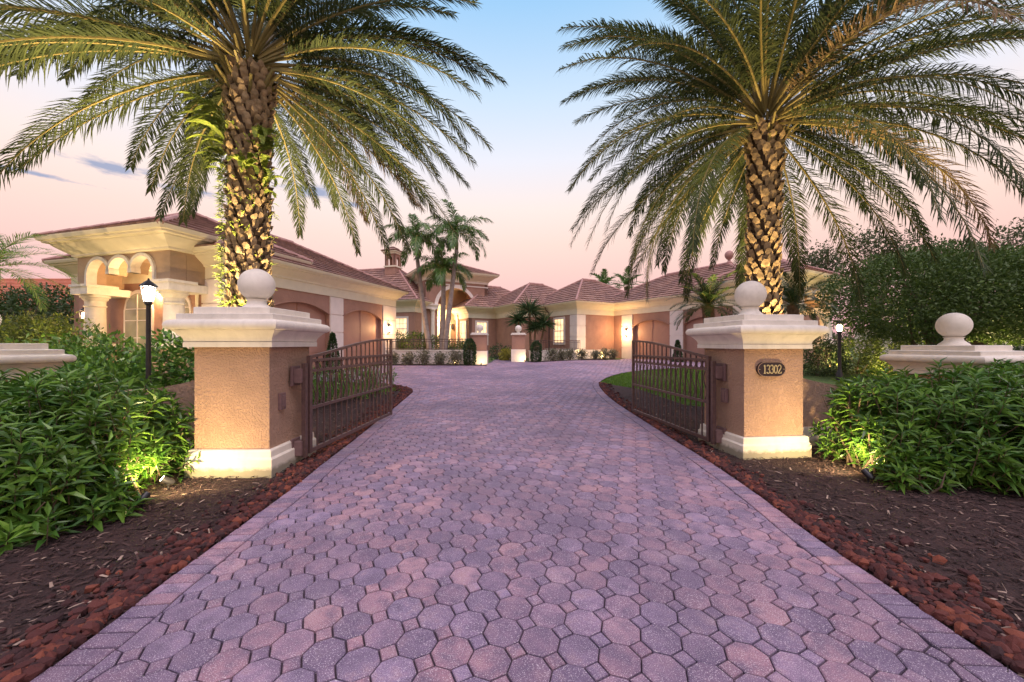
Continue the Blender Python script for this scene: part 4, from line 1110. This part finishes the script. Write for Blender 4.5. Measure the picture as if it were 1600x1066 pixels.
# epiphytic ferns on the left trunk
def fern(x, y, r, spots, label, seed):
    random.seed(seed); mb = MB()
    for az, z, l, n in spots:
        for k in range(n):
            a = az + uni(-.7, .7); o = Vector((x + cos(az) * r, y + sin(az) * r, z + uni(-.2, .2)))
            frond(mb, o, a, uni(.3, 1.0), l * uni(.7, 1.2), uni(1.4, 2.4), 22, .085, .026, 0, .004, M['fern'], M['fern'], .1, .2, .1)
    tag(mb.build('fern', None), label, 'fern', 'ferns growing on the left palm trunk')
fern(-4.48, 6.55, .34, [(R(200), 5.35, .62, 14), (R(235), 5.0, .5, 10), (R(215), 4.6, .4, 8)], 'bright green fern clump on the left side of the left palm trunk', 5)
fern(-4.48, 6.55, .34, [(R(-35), 4.9, .5, 12), (R(-60), 4.4, .4, 8), (R(-20), 4.3, .5, 8)], 'yellowish hanging fern on the right side of the left palm trunk', 6)
random.seed(9); mb = MB()
for _ in range(340):
    a = uni(R(170), R(370)); z = uni(.9, 5.2)
    if rnd() < .45: a = uni(R(185), R(225))
    o = Vector((-4.48 + cos(a) * .37, 6.55 + sin(a) * .37, z)); d = Vector((cos(a), sin(a), uni(-.3, .9))).normalized()
    for _k in range(3): leaf(mb, o + rv3() * .04, (d + rv3() * .6).normalized(), UP, uni(.06, .13), .03, .2, .5)
tag(mb.build('creeping_fern', M['fern']), 'small yellow green creeping fern leaves scattered over the left palm trunk', None, None, 'stuff')

# three slim palms in the planter
def slim_palm(path, r, zc_len, label, seed, shaft=True, L=2.35, nf=16, mat='queen', ll=.6):
    random.seed(seed); b0 = path[0]; root = empty('slim_palm', b0, label, 'palm tree', 'three slim palms in the planter')
    mb = MB(); P = [Vector(p) for p in path]
    S = [P[0].lerp(P[1], k / 5) for k in range(5)] + [P[1].lerp(P[2], k / 5) for k in range(6)]
    mb.tube(S, [r * (1.25 - .45 * k / 10) for k in range(11)], 10); mb.build('trunk', M['smooth_bark'], root, smooth='full')
    top = P[2]
    mb = MB(); mb.tube([top, top + UP * .3, top + UP * .95], [r * .72, r * .8, r * .35], 10); mb.build('crownshaft', M['shaft'], root, smooth='full')
    mb = MB(); o = top + UP * .9
    for k in range(nf):
        az = k * 2.4 + uni(-.2, .2); t = k / nf
        frond(mb, o, az, R(8 + 70 * t), L * uni(.85, 1.1), R(105 - 15 * t) + uni(-.2, .2), 64, ll, .042, R(-5), .022, M['rachis'], M[mat], .08, .9, .7, uni(-.3, .3), 1.1)
    mb.build('crown', None, root)
slim_palm([(-4.55, 21.6, .6), (-5.0, 21.7, 3.6), (-5.4, 21.8, 6.6)], .13, 0, 'left one of the three slim planter palms, its trunk leaning left', 41)
slim_palm([(-4.0, 21.9, .6), (-3.95, 21.9, 3.0), (-3.9, 21.9, 4.9)], .15, 0, 'shortest and middle one of the three slim planter palms, with green crownshaft', 42, L=2.1)
slim_palm([(-3.85, 21.5, .6), (-3.5, 21.5, 3.6), (-3.1, 21.5, 6.85)], .13, 0, 'right one of the three slim planter palms, tallest and leaning right', 43)

# pygmy date palms
def pygmy(x, y, zb, zc, L, nf, label, seed, mat='pygmy', ll=.22, name='pygmy_palm', r=.1, group='small feather palms in the front garden', nl=50, lw=.016):
    random.seed(seed); root = empty(name, (x, y, zb), label, 'palm tree', group)
    mb = MB(); mb.tube([(x, y, zb - .1), (x + .05, y, (zb + zc) / 2), (x, y, zc)], [r, r * .9, r * 1.5], 9); mb.build('trunk', M['bark'], root)
    mb = MB()
    for k in range(nf):
        t = k / nf; frond(mb, (x, y, zc), k * 2.4 + uni(-.15, .15), R(-5 + 85 * t), L * uni(.85, 1.1), R(75) - R(20) * t, nl, ll, lw, R(15), .009, M['rachis'], M[mat], .12, .3, .3, 0)
    mb.build('crown', None, root)
pygmy(5.05, 9.9, .1, 2.55, 1.05, 34, 'small feather palm left of the big right palm trunk', 51)
pygmy(7.75, 10.6, .15, 2.65, 1.15, 34, 'small feather palm right of the big right palm trunk', 52)
pygmy(-13.9, 10.2, .1, 3.6, 1.75, 26, 'feather palm whose fronds reach in at the far left edge', 53, 'queen', .42, r=.13)
pygmy(11.3, 47, .5, 8.6, 2.6, 16, 'distant palm crown showing above the villa roof, left one', 54, 'queen', .7, r=.2, group='distant palms behind the villa roof', nl=30, lw=.09)
pygmy(14.6, 49, .5, 8.9, 2.9, 16, 'distant palm crown showing above the villa roof, right one', 55, 'queen', .7, r=.2, group='distant palms behind the villa roof', nl=30, lw=.09)

# dense rounded tree at right and looser trees behind it
random.seed(77)
tree(15.6, 14.2, .25, [((13.5, 14.0, 3.3), (1.9, 1.9, 1.45)), ((15.6, 14.0, 3.45), (2.6, 2.4, 1.75)), ((17.6, 14.4, 3.35), (2.5, 2.4, 1.7)), ((19.6, 14.6, 3.2), (2.2, 2.2, 1.5)), ((14.4, 13.6, 3.2), (2.2, 2.1, 1.6)), ((16.8, 13.4, 3.2), (2.4, 2.0, 1.5)), ((18.6, 14.0, 3.2), (2.4, 2.0, 1.6))], 19000, .12, M['roundleaf'], 'rounded_tree', 'large dark dome shaped tree at the right behind the low end pillar', trunk_r=.17, k=4, fork=6, shell=.25, rag=.0)
loose = [(24.5, 30, 9.0, 2.4, 'loose airy tree rising just left of the dark rounded tree'), (29.5, 31, 10.6, 2.6, 'taller airy tree above the left shoulder of the dark rounded tree'), (34, 30, 10.4, 2.6, 'airy tree top above the middle of the dark rounded tree'), (39.5, 30, 10.6, 2.4, 'airy tree at the right edge above the rounded tree')]
for i, (x, y, z, r, lb) in enumerate(loose):
    random.seed(80 + i)
    L = [((x + uni(-r, r) * .8, y + uni(-1, 1), z - 1.5 + uni(-1.6, 1.4)), (r * uni(.3, .5),) * 2 + (r * uni(.22, .36),)) for _ in range(9)]
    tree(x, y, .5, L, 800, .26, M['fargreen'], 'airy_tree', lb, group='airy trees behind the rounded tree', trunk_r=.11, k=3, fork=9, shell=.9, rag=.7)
# left background
random.seed(90)
tree(-21.5, 17.5, .4, [((-22.6, 17.6, 2.9), (1.6, 1.4, 1.2)), ((-21.0, 17.5, 3.1), (1.7, 1.4, 1.1)), ((-24.3, 17.7, 2.6), (1.4, 1.3, 1.1)), ((-19.8, 17.5, 2.6), (1.2, 1.2, 1.2))], 2600, .16, M['darkleaf'], 'clipped_tree', 'dark clipped tree left of the portico below the orange roof', trunk_r=.12, k=4)
def shrub(name, x, y, lumps, n, ls, mat, label, cat='shrub', group=None, k=4, w=.45, stems=5, shell=.4):
    root = empty(name, (x, y, g(y)), label, cat, group)
    crown(lumps, n, ls, mat, 'leaves', root, g(y) - .05, k, shell, w, .08)
    mb = MB()
    for c, r in lumps:
        for q_ in range(stems):
            t = Vector(c) + rv3() * min(r) * .7; mb.tube([(c[0] + uni(-.1, .1), c[1] + uni(-.1, .1), g(y) - .05), tuple(t)], [.02, .007], 4)
    mb.build('stems', M['wood'], root)
random.seed(101)
shrub('hedge', -14.6, 11.6, [((-13.4, 11.5, 1.5), (.8, .7, .95)), ((-14.6, 11.6, 1.5), (1.0, .8, .95)), ((-16.0, 11.8, 1.45), (1.0, .8, .95)), ((-17.4, 12, 1.4), (1.1, .8, 1.0)), ((-14.0, 11.3, .8), (1.4, .8, .8)), ((-16.4, 11.5, .8), (1.5, .8, .8))], 3800, .12, M['hedge'], 'lit yellow green hedge at the far left beside the portico', 'hedge')
for x, y, r, h, lb in ((-9.7, 8.9, .85, 1.75, 'leafy shrub behind the lamp post under the portico arches'), (-11.5, 9.4, .95, 1.55, 'leafy shrub at the foot of the left portico column'), (-7.7, 9.0, .85, 1.75, 'leafy shrub right of the lamp post in front of the right portico column'), (-10.7, 8.0, .9, 1.15, 'lower spreading shrub left of the lamp post'), (-8.6, 7.9, .95, 1.2, 'lower spreading shrub right beside the lamp post')):
    shrub('garden_shrub', x, y, [((x, y, .1 + h * .55), (r, r * .8, h * .45)), ((x - r * .5, y - .2, .1 + h * .4), (r * .7, r * .6, h * .38)), ((x + r * .5, y, .1 + h * .45), (r * .7, r * .6, h * .4))], 900, .15, M['shrub'], lb, group='shrubs in front of the left portico', k=3)
shrub('hedge', -5.0, 7.9, [((-4.3, 10.6, .5), (.55, .55, .35)), ((-4.9, 9.8, .5), (.55, .7, .4)), ((-5.4, 9.0, .5), (.6, .7, .4)), ((-3.9, 11.3, .55), (.4, .4, .28))], 1500, .16, M['shrub'], 'low strappy planting seen through the left gate', 'plants', k=3, w=.16)
# right side hedges
shrub('garden_shrub', 12.75, 16.0, [((12.75, 16.0, 1.0), (.85, .8, 1.0)), ((13.4, 16.3, .8), (.7, .7, .8))], 1300, .10, M['darkleaf'], 'round dark shrub immediately right of the numbered pillar cap', k=4)
shrub('hedge', 16.0, 16.6, [((14.9, 16.5, 1.0), (.9, .7, .95)), ((16.2, 16.6, 1.05), (1.0, .7, 1.0)), ((17.6, 16.6, 1.0), (1.0, .7, .95)), ((19.0, 16.8, .9), (1.0, .7, .8))], 2800, .12, M['hedge'], 'yellow green lit hedge under the dark rounded tree', 'hedge', k=4)
shrub('hedge', 22, 17, [((20.8, 17, .9), (1.2, .7, .8)), ((22.8, 17, .9), (1.4, .7, .8))], 1400, .12, M['darkleaf'], 'dark low hedge behind the low right end pillar', 'hedge', k=4)
# topiary columns and cones
def topiary(name, x, y, z0, z1, r, cone, label, group):
    root = empty(name, (x, y, z0), label, 'topiary', group); random.seed(int(abs(x) * 100)); mb = MB()
    for _ in range(1500):
        t = rnd(); a = uni(0, 6.28); rr = r * ((1 - t) ** .8 * .95 + .05 if cone else min(1, 3.2 * (1 - t) + .25, .7 + t * 3)) * (1 - .25 * rnd() ** 2)
        p = Vector((x + cos(a) * rr, y + sin(a) * rr, z0 + (z1 - z0) * t)); d = (Vector((cos(a), sin(a), .5)) + rv3() * .7).normalized(); s_ = d.cross(rv3()).normalized()
        for _k in range(2): leaf2(mb, p + rv3() * .03, (d + rv3() * .4).normalized(), s_, uni(.05, .09), .045)
    mb.build('leaves', M['topiary'], root)
    mb = MB(); mb.tube([(x, y, z0 - .1), (x, y, z1 - .3)], .03, 5); mb.build('stem', M['wood'], root)
topiary('column_topiary', -2.22, 20.15, .5, 1.85, .30, 0, 'clipped column shrub left of the left entry pillar', 'column topiaries by the entry')
topiary('column_topiary', 1.42, 22.55, .55, 1.75, .29, 0, 'clipped column shrub right of the right entry pillar', 'column topiaries by the entry')
topiary('cone_topiary', -7.75, 16.6, .35, 2.05, .34, 1, 'dark cone shrub against the left garage pilaster', 'cone topiaries at the garages')
topiary('cone_topiary', 9.75, 22.6, .5, 1.8, .3, 1, 'dark cone shrub against the right garage pilaster', 'cone topiaries at the garages')
# flowering shrubs
k = 0
for x, y in [(-6.3 + i * .82, 20.25) for i in range(5)]:
    random.seed(200 + k); k += 1; r = uni(.3, .42)
    shrub('flowering_shrub', x, y, [((x, y, .5 + r * .9), (r, r * .7, r)), ((x + .1, y, .5 + r * 1.3), (r * .7, r * .6, r * .6))], 260, .11, M['flower'], ['sparse pale shrub at the left end of the planter wall', 'pale flowering shrub second from the left on the planter wall', 'pale flowering shrub in the middle of the left planter wall', 'brightly lit pale shrub below the slim palm trunks', 'small pale shrub next to the left column shrub'][k - 1], group='flowering shrubs in front of the left planter wall', k=3, stems=6, shell=.9)
for i, (x, y) in enumerate([(2.45, 23.7), (3.05, 24.15), (3.65, 24.6), (4.55, 25.3), (5.55, 25.8), (6.25, 26.15), (6.9, 26.45)]):
    random.seed(220 + i); r = uni(.3, .4)
    shrub('flowering_shrub', x, y, [((x, y, .55 + r * .9), (r, r * .7, r)), ((x + .1, y, .55 + r * 1.3), (r * .7, r * .6, r * .6))], 260, .11, M['flower'], ['pale shrub just right of the right column shrub', 'pale shrub below the right railing, second from the column shrub', 'pale shrub below the right railing near its right end', 'pale shrub at the foot of the villa corner quoins', 'lit pale shrub right of the villa corner quoins', 'pale shrub in the middle of the mauve wall base', 'last pale shrub before the lantern pilaster'][i], group='flowering shrubs along the right planter and wall', k=3, stems=6, shell=.9)
random.seed(240)
shrub('hedge', -5.8, 22.6, [((-7.2, 22.8, 1.6), (.9, .6, .75)), ((-5.7, 22.6, 1.5), (.9, .6, .75)), ((-4.4, 22.9, 1.4), (.9, .6, .6)), ((-2.9, 22.6, 1.2), (.9, .6, .5))], 2600, .13, M['hedge'], 'green shrubs behind the railing around the slim palm trunks', 'shrubs', k=3)
shrub('garden_shrub', -.3, 25.6, [((-.9, 25.2, 1.0), (.6, .5, .5)), ((.2, 26.2, 1.0), (.6, .5, .5))], 500, .13, M['topiary'], 'dark low shrub between the two entry pillars', 'shrub', k=3)
shrub('entry_shrub', -.35, 24.2, [((-.38, 24.2, .85), (.32, .3, .35))], 260, .15, M['litplant'], 'bright yellow green plant between the two entry pillars', 'plant', k=3)
# yucca
def yucca(x, y, heads, label):
    root = empty('yucca', (x, y, .55), label, 'yucca'); mb = MB(); st = MB(); random.seed(301)
    for hx, hy, hz, r in heads:
        c = Vector((hx, hy, hz)); st.tube([(x + (hx - x) * .4, y, .5), (hx, hy, hz - .3), tuple(c)], [.09, .07, .06], 6)
        for _ in range(130):
            d = rv3(); d.z = abs(d.z) * 1.1 - .35; d.normalize(); leaf(mb, c, d, UP, r * uni(.8, 1.15), .085, .2, .25)
    mb.build('leaves', M['yucca'], root); st.build('trunk', M['bark'], root)
yucca(1.3, 25.0, [(.45, 24.8, 3.1, 1.0), (1.15, 25.0, 3.7, 1.25), (2.1, 25.2, 2.9, 1.05), (1.5, 24.9, 2.6, .9)], 'tall yucca with spiky leaf heads behind the right entry pillar')

# neighbours
def far_house(x, y, w, d, ze, zr, wallc, roofc, label, rz=0):
    root = empty('neighbour_house', (x, y, .5), label, 'house', 'neighbouring houses'); mb = MB(); mb.box((x, y, ze / 2 + .1), (w - 1, d - 1, ze), rz); mb.build('wall', wallc, root)
    mb = MB(); ca_, sa_ = cos(rz), sin(rz); P = lambda a, b_, z: (x + a * ca_ - b_ * sa_, y + a * sa_ + b_ * ca_, z)
    w2, d2 = w / 2, d / 2; mb.uv = []
    E = [P(-w2, -d2, ze), P(w2, -d2, ze), P(w2, d2, ze), P(-w2, d2, ze)]; r0, r1 = P(-w2 + d2, 0, zr), P(w2 - d2, 0, zr)
    for f_ in ((E[0], E[1], r1, r0), (E[1], E[2], r1, r1), (E[2], E[3], r0, r1), (E[3], E[0], r0, r0)): roof_face(mb, *f_)
    mb.build('roof', roofc, root)
    mb = MB()
    for k in (-.3, 0, .3): mb.box(P(w * k, -d2 + .48, 2.0), (1.4, .1, 1.3), rz)
    mb.build('window', M['glass_dark'], root)
M['orange'] = plain('orange_roof_tile', (.50, .17, .09), .2, 3, .8, .6, 12, .05)
far_house(-47, 34, 30, 12, 4.4, 7.4, M['wall'], M['orange'], 'distant house with an orange roof at the far left')
far_house(52, 42, 22, 10, 3.4, 4.6, M['white'], M['rooft'], 'distant pale house at the far right behind the tree')

random.seed(400)
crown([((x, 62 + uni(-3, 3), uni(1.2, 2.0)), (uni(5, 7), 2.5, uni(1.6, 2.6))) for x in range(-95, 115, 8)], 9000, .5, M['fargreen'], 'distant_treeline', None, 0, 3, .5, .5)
tag(bpy.data.objects['distant_treeline'], 'low far off line of trees and shrubs closing the horizon', None, None, 'stuff')
# grass blades where the lawn shows
def grass(regs, label, seed):
    random.seed(seed); mb = MB()
    for (x0, x1, y0, y1, n) in regs:
        for _ in range(n):
            x, y = uni(x0, x1), uni(y0, y1)
            if inside(x, y) or inside(x, y, bedL) or inside(x, y, bedR): continue
            z = g(y) - .055; h = uni(.03, .085); a = uni(0, 6.28); w = .008 + .0006 * y; l = uni(0, .04)
            mb.add([(x - cos(a) * w, y - sin(a) * w, z), (x + cos(a) * w, y + sin(a) * w, z), (x + uni(-l, l), y + uni(-l, l), z + h)], [(0, 1, 2)])
    tag(mb.build('grass', M['grassblade']), label, None, None, 'stuff')
grass([(-9, -3, 7.2, 14.5, 30000), (2.7, 9, 9, 19, 42000), (8, 16, 8, 13, 22000)], 'mown grass on both sides behind the gates', 3)
mb = MB(); mb.add([(x, y, g(y) - .04) for x, y in ((15.0, 11.9), (24, 12.6), (24, 13.4), (14.2, 12.5))], [(0, 1, 2, 3)]); tag(mb.build('path', M['paver']), 'pale path beyond the right lawn', None, None, 'structure')

# small landscape fittings
def spot_fixture(x, y, aim, label, group='garden spotlights'):
    root = empty('garden_spotlight', (x, y, g(y)), label, 'spotlight', group); z = g(y) - .01
    d = (Vector(aim) - Vector((x, y, z + .1))).normalized(); c = Vector((x, y, z + .09))
    mb = MB(); mb.tube([(x, y, z - .05), (x, y, z + .07)], .009, 6); mb.build('stake', M['dark'], root)
    mb = MB(); mb.tube([c - d * .06, c - d * .03, c + d * .06], [.02, .034, .036], 12); h_ = mb.build('lamp_head', M['dark'], root, smooth=True)
    mb = MB(); mb.tube([c + d * .055, c + d * .062], .03, 12); mb.build('lens', M['bulb'], root)
    return c + d * .075
def garden_spot(x, y, aim, power, label, size=100, color=(1, .72, .34), rad=.035):
    c = spot_fixture(x, y, aim, label); light('SPOT', c, power, color, aim, R(size), .7, rad)
garden_spot(-3.58, 3.72, (-3.55, 4.72, .85), 115, 'spotlight between the left shrub and the left gate pillar', 165, (1, .73, .36))
garden_spot(4.10, 4.42, (4.0, 5.5, .85), 120, 'spotlight between the right shrub and the numbered pillar', 165, (1, .73, .36))
garden_spot(-5.25, 5.80, (-4.5, 6.55, 4.6), 2600, 'spotlight at the foot of the left palm', 85, (1, .72, .34))
garden_spot(-3.65, 6.05, (-4.45, 6.6, 4.6), 2300, 'spotlight beside the left palm on the gate side', 80, (1, .72, .34))
garden_spot(5.75, 7.0, (5.05, 7.75, 4.6), 1300, 'spotlight at the foot of the right palm', 85, (1, .70, .30))
garden_spot(4.25, 7.2, (5.0, 7.75, 4.8), 1500, 'spotlight beside the right palm on the gate side', 85, (1, .70, .30))
garden_spot(-11.2, 9.3, (-11.6, 11.6, 4.4), 600, 'spotlight in front of the left portico arches', 120, (1, .70, .34))
garden_spot(-12.9, 9.9, (-13.2, 12, 4.4), 450, 'spotlight near the left portico column', 120, (1, .70, .34))
garden_spot(-9.0, 9.7, (-9.6, 11.2, 4.4), 400, 'spotlight near the right portico column', 120, (1, .70, .34))
garden_spot(-4.9, 20.95, (-4.2, 21.7, 4), 400, 'spotlight at the foot of the three slim palms', 90)
garden_spot(-3.0, 20.15, (-3.2, 20.7, .9), 30, 'spotlight grazing the left planter wall', 140)
garden_spot(-1.6, 19.9, (-1.6, 20.4, .9), 18, 'spotlight at the left entry pillar', 140)
garden_spot(.75, 22.2, (.5, 22.6, .9), 18, 'spotlight at the right entry pillar', 140)
garden_spot(4.85, 25.5, (4.9, 26.9, 2.4), 90, 'spotlight at the villa corner quoins', 120)
garden_spot(6.1, 25.9, (6.1, 27.3, 1.6), 80, 'spotlight at the mauve wall', 130)
garden_spot(13.6, 16.2, (14.6, 18.2, 4.4), 600, 'spotlight in front of the right portico', 120)
garden_spot(16.6, 14.9, (16.4, 14.2, 4.0), 1500, 'spotlight beneath the dark rounded tree', 110, (1, .74, .36))
garden_spot(18.9, 14.9, (18.7, 14.2, 4.0), 1500, 'spotlight beneath the right half of the rounded tree', 110, (1, .74, .36))
garden_spot(15.4, 15.3, (15.6, 16.5, 1.2), 190, 'spotlight in front of the lit hedge under the rounded tree', 140)
garden_spot(17.6, 15.5, (17.6, 16.6, 1.2), 190, 'spotlight at the right part of the lit hedge under the rounded tree', 140)
garden_spot(-14.8, 10.5, (-15, 11.5, 1.6), 160, 'spotlight in front of the left hedge', 130)
garden_spot(-3.78, 4.22, (-4.45, 3.7, .7), 120, 'added fill spotlight for the right edge of the left shrub', 120, (1, .80, .34))  # extra lamp added to push more warm light into the shrub
garden_spot(4.42, 4.72, (5.0, 4.5, .75), 85, 'added fill spotlight for the left edge of the right shrub', 120, (1, .80, .34))  # second lamp added only to brighten this shrub
# white path light left behind the shrub
root = empty('path_light', (-5.9, 5.75, 0), 'small white cup light on a stake behind the low left wall', 'path light')
mb = MB(); mb.lathe((-5.9, 5.75, 0), [(.012, -.05), (.012, .80), (.03, .81)], 8); mb.build('stake', M['white'], root)
mb = MB(); mb.lathe((-5.9, 5.75, .80), [(.03, 0), (.045, .04), (.05, .1), (.06, .11), (.06, .13)], 12); mb.build('cup', M['white'], root)

# ------------------------------------------------------------------ world, dusk fill, camera
w = bpy.data.worlds.new('World'); sc.world = w; w.use_nodes = True; nt = w.node_tree; nt.nodes.clear()
out = nt.nodes.new('ShaderNodeOutputWorld'); bg = nt.nodes.new('ShaderNodeBackground'); bg2 = nt.nodes.new('ShaderNodeBackground'); addn = nt.nodes.new('ShaderNodeAddShader')
SUN_EL, SUN_ROT = R(3), R(155)
sky = nt.nodes.new('ShaderNodeTexSky'); sky.sky_type = 'NISHITA'; sky.sun_disc = False; sky.sun_elevation = SUN_EL; sky.sun_rotation = SUN_ROT; sky.air_density = 1.2; sky.ozone_density = 3
nt.links.new(sky.outputs[0], bg.inputs[0]); bg.inputs[1].default_value = .05
tc = nt.nodes.new('ShaderNodeTexCoord'); sp = nt.nodes.new('ShaderNodeSeparateXYZ'); nt.links.new(tc.outputs['Generated'], sp.inputs[0])
def s2l(r, g_, b_): return tuple(((c / 255) / 12.92 if c / 255 <= .04045 else ((c / 255 + .055) / 1.055) ** 2.4) for c in (r, g_, b_))
zr = ramp(nt, sp.outputs['Z'], [(0, s2l(224, 170, 180)), (.10, s2l(236, 181, 182)), (.18, s2l(246, 199, 188)), (.25, s2l(249, 213, 198)), (.33, s2l(248, 226, 216)), (.43, s2l(232, 230, 238)), (.54, s2l(202, 221, 241)), (.68, s2l(150, 198, 238)), (.80, s2l(235, 215, 250)), (1, s2l(255, 235, 255))])  # zenith stops above the frame brightened to add ambient light on the ground
# small slate clouds low at the left, from direction only
mp = nt.nodes.new('ShaderNodeMapping'); nt.links.new(tc.outputs['Generated'], mp.inputs['Vector']); mp.inputs['Scale'].default_value = (20, 20, 75)
cn = noise(nt, 1.0, 5, mp.outputs[0], .6)
fm = None
for cx, cz, a, b in ((-.69, .303, .050, .012), (-.615, .292, .045, .008), (-.44, .334, .075, .017), (-.36, .318, .04, .007), (.52, .33, .06, .006), (-.76, .268, .05, .004)):
    ex = math_n(nt, 'DIVIDE', math_n(nt, 'SUBTRACT', sp.outputs['X'], cx), a); ez = math_n(nt, 'DIVIDE', math_n(nt, 'SUBTRACT', sp.outputs['Z'], cz), b)
    d = math_n(nt, 'SQRT', math_n(nt, 'ADD', math_n(nt, 'MULTIPLY', ex, ex), math_n(nt, 'MULTIPLY', ez, ez)))
    v = math_n(nt, 'SUBTRACT', 1.0, d); fm = v if fm is None else math_n(nt, 'MAXIMUM', fm, v)
fm = math_n(nt, 'ADD', fm, math_n(nt, 'MULTIPLY', math_n(nt, 'SUBTRACT', cn.outputs['Fac'], .5), 2.6))
fy = math_n(nt, 'GREATER_THAN', sp.outputs['Y'], 0)
fm = math_n(nt, 'MULTIPLY', ramp(nt, fm, [(.05, (0, 0, 0)), (.75, (.85, .85, .85))]).outputs['Color'], fy)
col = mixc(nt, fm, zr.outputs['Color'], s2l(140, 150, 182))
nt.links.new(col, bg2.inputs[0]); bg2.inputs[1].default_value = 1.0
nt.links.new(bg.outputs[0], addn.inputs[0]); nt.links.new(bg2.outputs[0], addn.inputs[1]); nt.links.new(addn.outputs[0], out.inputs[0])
sl = bpy.data.lights.new('dusk_fill', 'SUN'); sl.energy = 1.75; sl.angle = R(35); sl.color = (1, .83, .84); so = bpy.data.objects.new('dusk_fill', sl); C.objects.link(so)  # soft fill added to brighten the ground; the real sun is already down
so.rotation_euler = Vector((-.2, .42, -1)).to_track_quat('-Z', 'Y').to_euler()
cam = bpy.data.cameras.new('camera'); cam.lens = 600 / 1600 * 36; cam.sensor_width = 36; cam.shift_y = 5 / 1600; cam.clip_end = 3000; cam.clip_start = .05
co = bpy.data.objects.new('camera', cam); C.objects.link(co); co.location = (0, 0, 1.58); co.rotation_euler = (R(90), 0, 0); sc.camera = co
sc.view_settings.view_transform = 'Standard'; sc.view_settings.look = 'None'; sc.view_settings.exposure = .12; sc.view_settings.gamma = 1
sc.cycles.max_bounces = 6; sc.cycles.transparent_max_bounces = 4; sc.cycles.use_denoising = True; sc.cycles.sample_clamp_indirect = 4
try: sc.cycles.denoiser = 'OPENIMAGEDENOISE'
except Exception: pass
